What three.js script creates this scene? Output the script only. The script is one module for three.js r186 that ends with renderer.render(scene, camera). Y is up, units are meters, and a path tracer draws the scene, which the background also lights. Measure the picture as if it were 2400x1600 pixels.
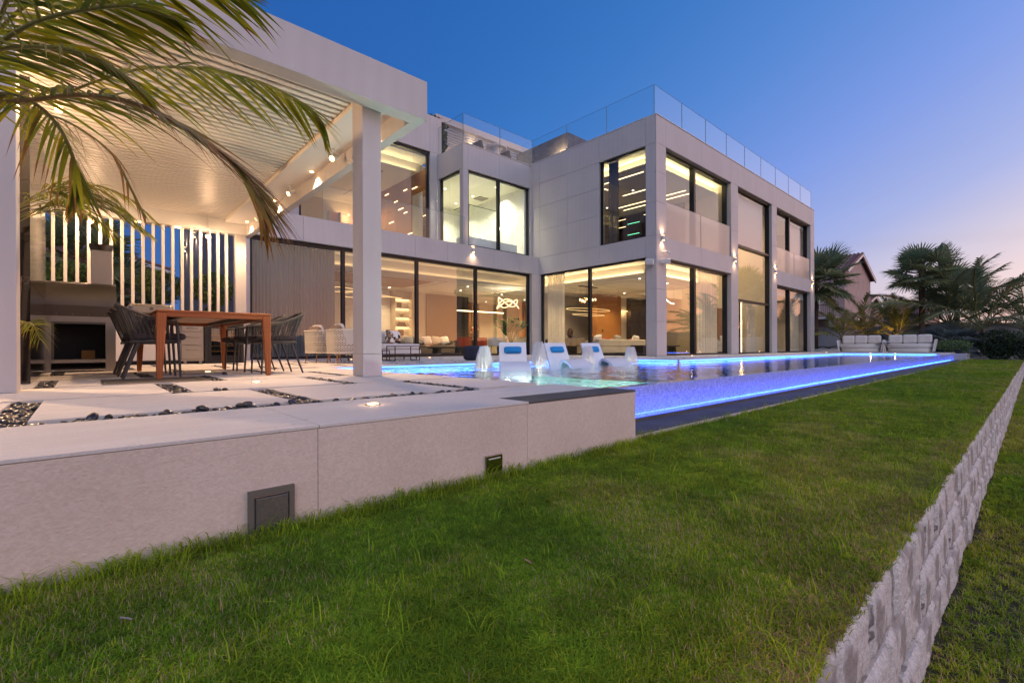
import * as THREE from 'three';
import { mergeGeometries } from 'three/addons/utils/BufferGeometryUtils.js';
import { RoundedBoxGeometry } from 'three/addons/geometries/RoundedBoxGeometry.js';
import { RectAreaLightUniformsLib } from 'three/addons/lights/RectAreaLightUniformsLib.js';
RectAreaLightUniformsLib.init();

// ---------- camera, sky, sun, exposure ----------
// The place is laid out in metres as (u, y, v): u runs along the pool, v runs from the lawn towards the house, y is up; z = -v.
const scene = new THREE.Scene();
const YAW = 47.82 * Math.PI / 180;
const camera = new THREE.PerspectiveCamera(2 * Math.atan(800 / 1110) * 180 / Math.PI, 1.5, 0.05, 900);
camera.position.set(0, 0.33, 0);
camera.lookAt(Math.cos(YAW), 0.33, -Math.sin(YAW));
camera.rotateZ(-0.2 * Math.PI / 180);
camera.setViewOffset(2400, 1600, 0, -14, 2400, 1600);
scene.add(camera);

const renderer = new THREE.WebGLRenderer({ antialias: true });
renderer.toneMapping = THREE.LinearToneMapping;
renderer.toneMappingExposure = 1.08;
renderer.shadowMap.enabled = true;

const SUNSET = -44 * Math.PI / 180; // where the sun went down, as an angle from +u towards -v
{
  // dusk sky: blue overhead, lavender then peach towards the place where the sun set
  const lin = (c) => c.map((x) => { x /= 255; return x <= 0.04045 ? x / 12.92 : ((x + 0.055) / 1.055) ** 2.4; });
  const pal = [[0, [32, 90, 168]], [0.13, [58, 116, 190]], [0.25, [84, 132, 205]], [0.44, [122, 151, 222]], [0.7, [164, 175, 222]], [0.9, [206, 197, 214]], [1.06, [226, 204, 206]], [1.4, [245, 186, 160]], [1.8, [255, 172, 118]]].map(([p, c]) => [p, lin(c)]);
  const at = (p) => {
    let k = 0; while (k < pal.length - 2 && p > pal[k + 1][0]) k++;
    const [p0, a] = pal[k], [p1, b] = pal[k + 1], t = Math.min(1, Math.max(0, (p - p0) / (p1 - p0)));
    const boost = 1 + 0.4 * Math.max(0, p - 0.95);
    return a.map((x, i) => (x + (b[i] - x) * t) * boost);
  };
  const W = 1024, H = 512, d = new Float32Array(W * H * 4);
  for (let j = 0; j < H; j++) for (let i = 0; i < W; i++) {
    const el = ((j + 0.5) / H - 0.5) * 180, ang = ((i + 0.5) / W - 0.5) * 2 * Math.PI; // ang = atan2(z, x)
    let da = Math.abs(-ang - SUNSET); if (da > Math.PI) da = 2 * Math.PI - da; da *= 180 / Math.PI;
    const e = Math.max(0, el), db = Math.max(0, da - 7), p0 = (1.62 + 0.45 * Math.exp(-((da / 34) ** 2))) * Math.exp(-((db / 76) ** 2)) + 0.06, sc = Math.max(10, 28 - 0.13 * db);
    const near = 1 + 2.6 * Math.exp(-((da / 23.5) ** 2)) * Math.exp(-e / 26); // the afterglow itself
    const sh = Math.min(1, Math.max(0, (da - 100) / 45)) * Math.exp(-e / 15); // greyer band low down, opposite the afterglow
    const c = el < 0 ? [0.06, 0.06, 0.06] : at(p0 * Math.exp(-e / sc)).map((x, i) => x * near * (1 - sh) + sh * [0.068, 0.1, 0.22][i]);
    const az = -ang * 180 / Math.PI, line = 9 + 0.053 * az + 0.25 * Math.sin(az * 0.11), wisp = el < 0 ? 0 : 0.045 * Math.exp(-(((el - line) / 0.4) ** 2)) + 0.02 * Math.exp(-e / 14) * Math.sin(el * 1.7 + az * 0.05 + 1.3 * Math.sin(az * 0.07)) * Math.sin(el * 0.6 + az * 0.03); // thin veil of high cloud
    for (let k = 0; k < 3; k++) c[k] *= 1 - wisp * [0.6, 0.8, 1][k];
    const o = (j * W + i) * 4; d[o] = c[0]; d[o + 1] = c[1]; d[o + 2] = c[2]; d[o + 3] = 1;
  }
  const sky = new THREE.DataTexture(d, W, H, THREE.RGBAFormat, THREE.FloatType);
  sky.mapping = THREE.EquirectangularReflectionMapping; sky.magFilter = sky.minFilter = THREE.LinearFilter; sky.needsUpdate = true;
  scene.background = sky; scene.environment = sky;
}
const sun = new THREE.DirectionalLight(new THREE.Color(1, 0.88, 0.84), 1.15);
sun.position.set(60 * Math.cos(SUNSET - 1.5), 50, -60 * Math.sin(SUNSET - 1.5)); // the soft light of the bright western half of the sky
sun.castShadow = true; sun.shadow.radius = 90;
Object.assign(sun.shadow.camera, { left: -40, right: 40, top: 30, bottom: -30, far: 200 });
scene.add(sun);

// ---------- helpers ----------
let seed = 7;
const rnd = () => { seed = (seed * 1664525 + 1013904223) >>> 0; return seed / 4294967296; };
const rr = (a, b) => a + (b - a) * rnd();
const reseed = (n) => { seed = n >>> 0; };
const taken = new Map();
function numbered(name) { const n = taken.get(name) || 0; taken.set(name, n + 1); return n ? name + '_' + String(n).padStart(3, '0') : name; }
const P = (u, y, v) => new THREE.Vector3(u, y, -v);
const offs = new WeakMap();
function clean(g) {
  if (g.index) g = g.toNonIndexed();
  if (!g.attributes.normal) g.computeVertexNormals();
  if (!g.attributes.uv) g.setAttribute('uv', new THREE.BufferAttribute(new Float32Array(g.attributes.position.count * 2), 2));
  for (const k of Object.keys(g.attributes)) if (!['position', 'normal', 'uv', 'color'].includes(k)) g.deleteAttribute(k);
  return g;
}
function join(gs) { if (!Array.isArray(gs)) return gs; if (gs.length === 1) return gs[0]; return mergeGeometries(gs.map(clean)); }
// texture coordinates in metres, by the way each face points
function uvm(g) {
  if (g.index) g = g.toNonIndexed();
  const p = g.attributes.position, n = g.attributes.normal, uv = new Float32Array(p.count * 2);
  for (let i = 0; i < p.count; i++) {
    const ax = Math.abs(n.getX(i)), ay = Math.abs(n.getY(i)), az = Math.abs(n.getZ(i));
    if (ay > ax && ay > az) { uv[2 * i] = p.getX(i); uv[2 * i + 1] = p.getZ(i); }
    else if (ax > az) { uv[2 * i] = p.getZ(i); uv[2 * i + 1] = p.getY(i); }
    else { uv[2 * i] = p.getX(i); uv[2 * i + 1] = p.getY(i); }
  }
  g.setAttribute('uv', new THREE.BufferAttribute(uv, 2));
  return g;
}
const bx = (u0, u1, y0, y1, v0, v1) => uvm(new THREE.BoxGeometry(u1 - u0, y1 - y0, v1 - v0).translate((u0 + u1) / 2, (y0 + y1) / 2, -(v0 + v1) / 2));
const rbx = (u0, u1, y0, y1, v0, v1, r = 0.02, s = 2) => uvm(new RoundedBoxGeometry(u1 - u0, y1 - y0, v1 - v0, s, Math.min(r, (u1 - u0) / 2.01, (y1 - y0) / 2.01, (v1 - v0) / 2.01)).translate((u0 + u1) / 2, (y0 + y1) / 2, -(v0 + v1) / 2));
function tube(pts, r, seg = 12, rad = 6, closed = false) { return new THREE.TubeGeometry(new THREE.CatmullRomCurve3(pts, closed), seg, r, rad, closed); }
function rod(a, b, r0, r1 = r0, n = 8) {
  const d = new THREE.Vector3().subVectors(b, a), g = new THREE.CylinderGeometry(r1, r0, d.length(), n);
  g.applyQuaternion(new THREE.Quaternion().setFromUnitVectors(new THREE.Vector3(0, 1, 0), d.clone().normalize()));
  return g.translate((a.x + b.x) / 2, (a.y + b.y) / 2, (a.z + b.z) / 2);
}
// a flat polygon in (u, v) drawn up from y0 to y1
function prism(pts, y0, y1) {
  const s = new THREE.Shape(pts.map(([u, v]) => new THREE.Vector2(u, v)));
  return uvm(new THREE.ExtrudeGeometry(s, { depth: y1 - y0, bevelEnabled: false }).rotateX(-Math.PI / 2).translate(0, y0, 0));
}
function thing(name, label, category, [u, y, v], group, kind) {
  const o = new THREE.Group(); o.name = numbered(name); o.position.copy(P(u, y, v));
  o.userData = { label }; if (category) o.userData.category = category; if (group) o.userData.group = group; if (kind) o.userData.kind = kind;
  offs.set(o, o.position.clone()); scene.add(o); return o;
}
// like thing(), for a shape drawn about its own base: turned and placed afterwards
function model(name, label, category, group) { const o = thing(name, label, category, [0, 0, 0], group); return o; }
function place(o, u, y, v, turn = 0) { o.position.copy(P(u, y, v)); o.rotation.set(0, turn, 0); return o; }
function part(parent, name, geo, mat, extra) {
  let g = join(geo); const off = offs.get(parent);
  if (off && off.lengthSq() > 0) g = g.clone().translate(-off.x, -off.y, -off.z);
  const m = new THREE.Mesh(g, mat); m.name = name; m.castShadow = m.receiveShadow = true;
  offs.set(m, off || new THREE.Vector3()); if (extra) Object.assign(m.userData, extra);
  parent.add(m); return m;
}
function single(name, label, category, geo, mat, group, kind) {
  const g = join(geo); g.computeBoundingBox(); const b = g.boundingBox, c = new THREE.Vector3((b.min.x + b.max.x) / 2, b.min.y, (b.min.z + b.max.z) / 2);
  const m = new THREE.Mesh(g.clone().translate(-c.x, -c.y, -c.z), mat); m.position.copy(c); m.name = numbered(name); m.castShadow = m.receiveShadow = true;
  m.userData = { label }; if (category) m.userData.category = category; if (group) m.userData.group = group; if (kind) m.userData.kind = kind;
  offs.set(m, c); scene.add(m); return m;
}
const structure = (name, label, geo, mat) => single(name, label, null, geo, mat, null, 'structure');
function copy(o, label) { const c = o.clone(); c.name = numbered(o.name.replace(/_\d{3}$/, '')); c.userData = { ...o.userData }; if (label) c.userData.label = label; scene.add(c); return c; }
// lights: each stands just in front of the glowing face of its lamp
function spot(parent, at, to, color, I, angle, pen = 0.6, rad = 1.5) {
  const l = new THREE.SpotLight(color, I, 0, angle, pen, 2); const off = offs.get(parent) || new THREE.Vector3();
  l.position.copy(at).sub(off); l.target.position.copy(to).sub(off); l.castShadow = true; l.shadow.radius = rad; l.name = 'lamp_light'; parent.add(l, l.target);
}
function point(parent, at, color, I, rad = 1.5) { const l = new THREE.PointLight(color, I, 0, 2), off = offs.get(parent) || new THREE.Vector3(); l.position.copy(at).sub(off); l.castShadow = true; l.shadow.radius = rad; l.name = 'lamp_light'; parent.add(l); }
function area(parent, at, to, color, I, w, h) {
  const l = new THREE.RectAreaLight(color, I, w, h), off = offs.get(parent) || new THREE.Vector3();
  l.position.copy(at).sub(off); parent.add(l); parent.updateMatrixWorld(true); l.lookAt(to); l.name = 'strip_light';
}

// ---------- textures ----------
const hash = (x, y, s) => { let h = (x * 374761393 + y * 668265263 + s * 974711) | 0; h = Math.imul(h ^ (h >>> 13), 1274126177); return ((h ^ (h >>> 16)) >>> 0) / 4294967296; };
function vn(x, y, per, s) { // value noise that tiles every `per` cells
  const xi = Math.floor(x), yi = Math.floor(y), fx = x - xi, fy = y - yi, m = (k) => ((k % per) + per) % per, f = (t) => t * t * (3 - 2 * t);
  const a = hash(m(xi), m(yi), s), b = hash(m(xi + 1), m(yi), s), c = hash(m(xi), m(yi + 1), s), d = hash(m(xi + 1), m(yi + 1), s), u = f(fx), w = f(fy);
  return a + (b - a) * u + (c - a) * w + (a - b - c + d) * u * w;
}
function fbm(x, y, per, s, o = 4) { let v = 0, a = 0.5, t = 0; for (let k = 0; k < o; k++) { v += a * vn(x, y, per, s + k * 17); t += a; a *= 0.5; x *= 2; y *= 2; per *= 2; } return v / t; }
function tex(n, fn, metres, srgb = true) {
  const d = new Uint8Array(n * n * 4);
  for (let j = 0; j < n; j++) for (let i = 0; i < n; i++) { const c = fn(i / n, j / n), o = (j * n + i) * 4; for (let k = 0; k < 3; k++) d[o + k] = Math.max(0, Math.min(255, (typeof c === 'number' ? c : c[k]) * 255)); d[o + 3] = 255; }
  const t = new THREE.DataTexture(d, n, n); t.wrapS = t.wrapT = THREE.RepeatWrapping; t.magFilter = t.minFilter = THREE.LinearFilter;
  const m = Array.isArray(metres) ? metres : [metres, metres]; t.repeat.set(1 / m[0], 1 / m[1]); if (srgb) t.colorSpace = THREE.SRGBColorSpace; t.needsUpdate = true; return t;
}
const mixc = (a, b, t) => a.map((x, i) => x + (b[i] - x) * t), sm = (a, b, x) => { const t = Math.min(1, Math.max(0, (x - a) / (b - a))); return t * t * (3 - 2 * t); };
const hex = (s) => [1, 3, 5].map((k) => parseInt(s.slice(k, k + 2), 16) / 255);
const std = (o) => new THREE.MeshStandardMaterial(o), phy = (o) => new THREE.MeshPhysicalMaterial(o);
const glow = (c, i, base = 0x222222) => std({ color: base, emissive: new THREE.Color(c), emissiveIntensity: i, roughness: 0.5 });
function grey(a, b, f) { return (x, y) => { const t = f(x, y); return mixc(hex(a), hex(b), t); }; }

// limestone: even grain with a few elongated pits
reseed(11);
const pits = Array.from({ length: 46 }, () => [rnd(), rnd(), rr(0.0008, 0.006), rr(0.0006, 0.0016)]);
const T = {};
T.stone = tex(1024, (x, y) => {
  let t = 0.5 + 0.32 * (fbm(x * 8, y * 8, 8, 3) - 0.5) + 0.3 * (vn(x * 512, y * 512, 512, 9) - 0.5) + 0.25 * (fbm(x * 6, y * 60, 6, 21, 3) - 0.5);
  let c = mixc(hex('#b5aca3'), hex('#dcd6cd'), t);
  for (const [px, py, a, b] of pits) if (Math.abs(x - px) < a && Math.abs(y - py) < b) c = hex('#5b5048');
  return c;
}, 2.1);
T.stucco = tex(512, (x, y) => 0.65 * vn(x * 90, y * 90, 90, 5) + 0.35 * vn(x * 200, y * 200, 200, 6), 0.6, false);
T.stuccoC = tex(512, grey('#b8a595', '#dccbbb', (x, y) => 0.7 * fbm(x * 3, y * 3, 3, 31, 6) + 0.3 * vn(x * 160, y * 160, 160, 8)), 1.7);
T.clad = tex(512, grey('#aca7a5', '#c2bdbb', (x, y) => 0.6 * fbm(x * 4, y * 4, 4, 41) + 0.4 * fbm(x * 30, y * 2, 2, 43, 4)), 3.1);
T.wood = tex(512, (x, y) => { const r = fbm(x * 3, y * 40, 3, 51, 5), f = vn(x * 16, y * 256, 16, 53); return mixc(hex('#6d3514'), hex('#b4692f'), Math.min(1, 0.75 * r + 0.35 * f)); }, [1.2, 0.35]);
T.woodPanel = tex(512, (x, y) => { const r = fbm(x * 30, y * 2, 2, 61, 5); return mixc(hex('#8a5a2c'), hex('#b98145'), r); }, [1.0, 2.4]);
const veins = (x, y, s, k, w) => { const q = fbm(x * k, y * k, k, s, 5), d = fbm(x * 6, y * 6, 6, s + 5, 4); const t = Math.abs(((q * 3.1 + (x + y * 0.999) * 2 + d * 0.9) % 1 + 1) % 1 - 0.5); return (1 - sm(0, w, t)) * sm(0.35, 0.75, fbm(x * 5, y * 5, 5, s + 9, 3)); };
T.black = tex(1024, (x, y) => mixc(mixc(hex('#0b0a0b'), hex('#201d1e'), fbm(x * 9, y * 9, 9, 71)), hex('#b9b4b2'), 0.8 * veins(x, y, 73, 4, 0.012)), 1.6);
T.marble = tex(1024, (x, y) => mixc(hex('#ecebe6'), hex('#74776f'), 0.75 * veins(x, y, 83, 3, 0.03) + 0.15 * fbm(x * 6, y * 6, 6, 87)), 2.2);
T.brown = tex(512, (x, y) => mixc(mixc(hex('#2c2420'), hex('#5a4c42'), fbm(x * 8, y * 5, 5, 91, 5)), hex('#a5968a'), 0.5 * veins(x, y, 93, 4, 0.04)), 2.0);
T.steel = tex(512, (x, y) => 0.5 + 0.5 * (vn(x * 4, y * 256, 4, 101) - 0.5) + 0.2 * (fbm(x * 6, y * 6, 6, 103) - 0.5), [0.6, 0.3], false);
T.fabric = tex(256, (x, y) => 0.5 + 0.25 * Math.sin(x * 2 * Math.PI * 40) * Math.sin(y * 2 * Math.PI * 40) + 0.4 * (vn(x * 80, y * 80, 80, 111) - 0.5), 0.12, false);
T.plain = tex(512, (x, y) => 0.72 + 0.22 * (fbm(x * 7, y * 7, 7, 121, 5) - 0.5) + 0.1 * (vn(x * 200, y * 200, 200, 123) - 0.5), 1.3);
T.soil = tex(512, (x, y) => mixc(hex('#2a2117'), hex('#4c4a26'), 0.6 * fbm(x * 12, y * 12, 12, 131, 4) + 0.4 * vn(x * 150, y * 150, 150, 133)), 0.9);
T.soilB = tex(512, (x, y) => 0.6 * fbm(x * 20, y * 20, 20, 135, 4) + 0.4 * vn(x * 150, y * 150, 150, 136), 0.9, false);
T.rock = tex(1024, (x, y) => { const a = fbm(x * 7, y * 7, 7, 141, 6), b = vn(x * 260, y * 260, 260, 143), c = sm(0.55, 0.72, fbm(x * 11, y * 11, 11, 147, 4)); return mixc(mixc(hex('#a39a92'), hex('#dfd8cf'), 0.3 * a + 0.7 * b), hex('#6f655f'), 0.8 * c * (0.4 + 0.6 * b)); }, 1.1);
T.rockB = tex(1024, (x, y) => 0.55 * fbm(x * 14, y * 14, 14, 149, 6) + 0.45 * fbm(x * 70, y * 30, 10, 151, 4), 0.8, false);
T.water = tex(1024, (x, y) => 0.55 * fbm(x * 9, y * 9, 9, 161, 3) + 0.3 * fbm(x * 26, y * 26, 26, 163, 2) + 0.15 * vn(x * 70, y * 70, 70, 165), 5.0, false);
T.leaf = tex(256, (x, y) => 0.78 + 0.3 * (vn(x * 8, y * 8, 8, 171) - 0.5) + 0.16 * (vn(x * 60, y * 60, 60, 173) - 0.5), [1, 1]);
T.trunk = tex(512, (x, y) => mixc(hex('#3f2f24'), hex('#7b6350'), 0.6 * fbm(x * 6, y * 24, 6, 181, 4) + 0.4 * Math.abs(((y * 14 + 0.6 * vn(x * 6, y * 6, 6, 183)) % 1) - 0.5) * 2), [0.6, 0.9]);

// ---------- materials ----------
const M = {
  stone: std({ map: T.stone, roughness: 0.75, bumpMap: T.stucco, bumpScale: 0.0006 }),
  stucco: std({ map: T.stuccoC, roughness: 0.9, bumpMap: T.stucco, bumpScale: 0.0013 }),
  clad: std({ map: T.clad, roughness: 0.5, bumpMap: T.stucco, bumpScale: 0.0002 }),
  white: std({ color: 0xd0ccc8, roughness: 0.45 }),
  whiteGloss: phy({ color: 0xe2dedb, roughness: 0.28, clearcoat: 0.3, clearcoatRoughness: 0.2 }),
  louvre: std({ color: 0xd6cfc4, roughness: 0.42 }),
  core: std({ color: 0xa39f9b, roughness: 0.8 }),
  greyWall: std({ map: T.plain, color: 0x8a8d92, roughness: 0.6 }),
  dark: std({ color: 0x1a1b1d, roughness: 0.4, metalness: 0.3 }),
  anth: std({ color: 0x3a3836, roughness: 0.6 }),
  slate: std({ map: T.plain, color: 0x6a6662, roughness: 0.7, bumpMap: T.stucco, bumpScale: 0.0008 }),
  ledge: std({ map: T.plain, color: 0x6f6c70, roughness: 0.9 }),
  pane: phy({ color: 0xf2f6f4, transmission: 1, thickness: 0, roughness: 0, ior: 1.75 }),
  clear: phy({ color: 0xf6fbfa, transmission: 1, thickness: 0, roughness: 0, ior: 1.5 }),
  frit: phy({ color: 0xe9e6e2, transmission: 0.75, thickness: 0, roughness: 0.35, ior: 1.6 }),
  wood: std({ map: T.wood, roughness: 0.45 }),
  woodPanel: std({ map: T.woodPanel, roughness: 0.5 }),
  black: phy({ map: T.black, roughness: 0.08, ior: 1.6 }),
  marble: phy({ map: T.marble, roughness: 0.2 }),
  brown: phy({ map: T.brown, roughness: 0.2 }),
  steel: std({ color: 0x9c978e, metalness: 1, roughness: 0.36, bumpMap: T.steel, bumpScale: 0.0003 }),
  steelDark: std({ color: 0x6c6862, metalness: 1, roughness: 0.42, bumpMap: T.steel, bumpScale: 0.0003 }),
  rope: std({ color: 0x4b4642, roughness: 0.85 }),
  alu: std({ color: 0x3c3a39, roughness: 0.55 }),
  seat: std({ color: 0x3b3437, roughness: 0.95, bumpMap: T.fabric, bumpScale: 0.001 }),
  offwhite: std({ color: 0xcfcac2, roughness: 0.95, bumpMap: T.fabric, bumpScale: 0.0012 }),
  sofa: std({ color: 0xa39c90, roughness: 0.95, bumpMap: T.fabric, bumpScale: 0.0012 }),
  taupe: std({ color: 0x7d6f63, roughness: 0.95, bumpMap: T.fabric, bumpScale: 0.0012 }),
  orange: std({ color: 0xb5461d, roughness: 0.8 }),
  navy: std({ color: 0x23283a, roughness: 0.85, bumpMap: T.fabric, bumpScale: 0.001 }),
  blue: std({ color: 0x1f86c4, roughness: 0.85, bumpMap: T.fabric, bumpScale: 0.001 }),
  plasticW: phy({ color: 0xdcdcdf, roughness: 0.35, clearcoat: 0.2 }),
  sheer: phy({ color: 0xe6e0d2, transmission: 0.55, thickness: 0, roughness: 0.95, side: THREE.DoubleSide }),
  sheerGrey: phy({ color: 0x80858a, transmission: 0.45, thickness: 0, roughness: 1, side: THREE.DoubleSide }),
  drape: std({ color: 0x6d6055, roughness: 0.95, side: THREE.DoubleSide }),
  ceil: std({ color: 0xddd7ca, roughness: 0.85 }),
  inWall: std({ color: 0xc9c0ae, roughness: 0.8, bumpMap: T.stucco, bumpScale: 0.0008 }),
  inFloor: phy({ map: T.plain, color: 0xcfc7b8, roughness: 0.15 }),
  darkPanel: phy({ color: 0x3a322d, roughness: 0.3 }),
  soil: std({ map: T.soil, roughness: 1, bumpMap: T.soilB, bumpScale: 0.02 }),
  rock: std({ map: T.rock, roughness: 0.95, bumpMap: T.rockB, bumpScale: 0.012 }),
  pebble: phy({ color: 0xffffff, roughness: 0.3, clearcoat: 0.25, clearcoatRoughness: 0.3 }),
  trunk: std({ map: T.trunk, roughness: 1, bumpMap: T.trunk, bumpScale: 0.02 }),
  warm: glow(0xffc27a, 18), warmSoft: glow(0xffcf8a, 4.5), strip: glow(0xffd9a0, 5), cool: glow(0xfff0d8, 7), goldTube: glow(0xffcf8a, 1.6, 0x8a6a3a), blueLed: glow(0x3a6cff, 9), green: glow(0x7dffc0, 3),
};
const WARM = 0xffcf9e, WARM2 = 0xffc98c, ROOM = 0xffd9a2;

// ---------- ground, lawns ----------
structure('ground', 'flat dark ground reaching to the horizon', [uvm(new THREE.PlaneGeometry(1400, 1400).rotateX(-Math.PI / 2).translate(0, -1.12, 0))], std({ map: T.soil, color: 0x9a9a90, roughness: 1 }));
structure('lower_lawn', 'lower lawn beside the stone retaining wall', bx(-8, 60, -1.1, -1.05, -26, 0.42), M.soil);
structure('lawn', 'raised lawn strip between pool and retaining wall', bx(-6, 33.6, -1.04, -0.412, 0.42, 2.3), M.soil);

function bladeTuft(n, len, wide, lean, cols) {
  const pos = [], col = [];
  for (let k = 0; k < n; k++) {
    const a = rr(0, 6.283), r = rr(0, 0.018), bxp = r * Math.cos(a), bz = r * Math.sin(a), d = rr(0, 6.283), L = len * rr(0.55, 1.15), l = lean * rr(0.2, 1.2), w = wide * rr(0.7, 1.2);
    const dx = Math.cos(d), dz = Math.sin(d), px = -dz * w / 2, pz = dx * w / 2, c = cols[Math.floor(rnd() * cols.length)];
    const y1 = L * 0.55, o1 = L * l * 0.35, y2 = L * (1 - 0.35 * l), o2 = L * l;
    const A = [bxp + px, 0, bz + pz], B = [bxp - px, 0, bz - pz], C = [bxp + dx * o1 + px * 0.8, y1, bz + dz * o1 + pz * 0.8], D = [bxp + dx * o1 - px * 0.8, y1, bz + dz * o1 - pz * 0.8], E = [bxp + dx * o2, y2, bz + dz * o2];
    for (const q of [A, B, D, A, D, C, C, D, E]) { pos.push(...q); col.push(...c); }
  }
  const g = new THREE.BufferGeometry();
  g.setAttribute('position', new THREE.Float32BufferAttribute(pos, 3)); g.computeVertexNormals(); g.setAttribute('color', new THREE.Float32BufferAttribute(col, 3));
  return g;
}
reseed(101);
const GREENS = [[0.22, 0.33, 0.018], [0.27, 0.35, 0.02], [0.16, 0.28, 0.018], [0.36, 0.39, 0.03], [0.13, 0.23, 0.015], [0.23, 0.34, 0.018]], DRY = [[0.4, 0.3, 0.17], [0.32, 0.24, 0.12], [0.2, 0.22, 0.06]];
const grassMat = phy({ vertexColors: true, roughness: 1, specularIntensity: 0.15, transmission: 0.35, thickness: 0, side: THREE.DoubleSide });
const tufts = [bladeTuft(14, 0.028, 0.0028, 1.2, GREENS), bladeTuft(13, 0.034, 0.0027, 1.4, GREENS), bladeTuft(15, 0.025, 0.003, 1.0, GREENS), bladeTuft(13, 0.027, 0.0028, 1.3, [...GREENS, ...GREENS, DRY[2], DRY[0]]), bladeTuft(9, 0.02, 0.0024, 1.3, [...DRY, GREENS[0], GREENS[3]]), bladeTuft(6, 0.075, 0.0032, 0.9, GREENS), bladeTuft(4, 0.06, 0.0024, 0.8, [[0.34, 0.25, 0.13], ...DRY.slice(0, 1)])];
const patch = (u, v) => fbm(u * 0.9 + 40, v * 0.9 + 40, 999, 201, 3);
function grassOn(name, label, y, spots) {
  const root = thing(name, label, 'grass', [0, y, 0], null, 'stuff'), lists = tufts.map(() => []), q = new THREE.Quaternion(), up = new THREE.Vector3(0, 1, 0);
  for (const [u, v, sc, kind] of spots) lists[kind].push([u, v, sc]);
  lists.forEach((list, k) => {
    if (!list.length) return;
    const im = new THREE.InstancedMesh(tufts[k], grassMat, list.length), c = new THREE.Color(); im.name = 'grass_tufts'; im.castShadow = im.receiveShadow = true;
    list.forEach(([u, v, sc], i) => {
      q.setFromAxisAngle(up, rr(0, 6.283));
      im.setMatrixAt(i, new THREE.Matrix4().compose(P(u, rr(-0.006, 0.002), v), q, new THREE.Vector3(sc, sc * rr(0.8, 1.2), sc)));
      const t = sm(0.25, 0.75, patch(u, v)), f = sm(0.3, 0.7, fbm(u * 7 + 90, v * 7 + 90, 999, 207, 2)), b = rr(0.75, 1.3) * (0.86 + 0.3 * f); im.setColorAt(i, c.setRGB(b * (0.9 + 0.45 * t), b * (0.98 + 0.18 * t), b * (0.95 + 0.15 * t)));
    });
    root.add(im);
  });
}
{
  const spots = [], fwd = (u, v) => u * 0.671 + v * 0.741;
  const fill = (u0, u1, v0, v1f, dens, sc, keep) => { const n = (u1 - u0) * 1.75 * dens; for (let k = 0; k < n; k++) { const u = rr(u0, u1), v = rr(v0, v1f(u)); if (!keep || keep(u, v)) { const t = patch(u * 1.7, v * 1.7) + rr(-0.12, 0.12), edge = Math.min(v - 0.34, 1), far = v1f(u) - v; let kind = edge < 0.11 + 0.08 * fbm(u * 5, 3, 999, 209, 2) && rnd() < 0.75 ? 4 : far < 0.12 && rnd() < 0.25 ? (rnd() < 0.4 ? 5 : 4) : t > 0.72 ? (rnd() < 0.4 ? 4 : 3) : t > 0.58 ? 3 : Math.floor(rnd() * 3); const x = rnd(); if (x > 0.992) kind = 5; else if (x > 0.988) kind = 6; spots.push([u, v, sc * rr(0.75, 1.25), kind]); } } };
  const top = (u) => (u < 3.13 ? 2.045 : 2.115);
  fill(-1.3, 1.6, 0.335, top, 12500, 1, (u, v) => fwd(u, v) > 0.75);
  fill(1.6, 4.2, 0.335, top, 8500, 1.05);
  fill(4.2, 9, 0.335, top, 3800, 1.25);
  fill(9, 18, 0.335, top, 1000, 1.8);
  fill(18, 33.5, 0.335, top, 420, 2.6);
  // longer stems along the foot of the terrace wall and stray runners over the stone edge
  for (let k = 0; k < 420; k++) { const u = rr(-0.6, 3.4); spots.push([u, top(u) - rr(0.005, 0.05), rr(0.8, 1.5), rnd() < 0.75 ? 5 : 4]); }
  for (let k = 0; k < 500; k++) spots.push([rr(0.6, 14), rr(0.325, 0.36), rr(0.7, 1.4), rnd() < 0.5 ? 4 : rnd() < 0.5 ? 5 : 3]);
  grassOn('lawn_grass', 'short green turf on the raised lawn strip', -0.412, spots);
  const low = [];
  for (let k = 0; k < 52000; k++) { const u = 0.6 + 26 * rnd() ** 2.1, v = rr(-2.2, 0.3); const t = patch(u * 1.3 + 9, v * 1.3); low.push([u, v, rr(0.8, 1.3) * (1 + u / 12), t > 0.5 ? (rnd() < 0.45 ? 4 : 3) : t > 0.4 ? 3 : Math.floor(rnd() * 3)]); }
  grassOn('lower_lawn_grass', 'patchy olive turf on the lower lawn', -1.05, low);
}

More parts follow.
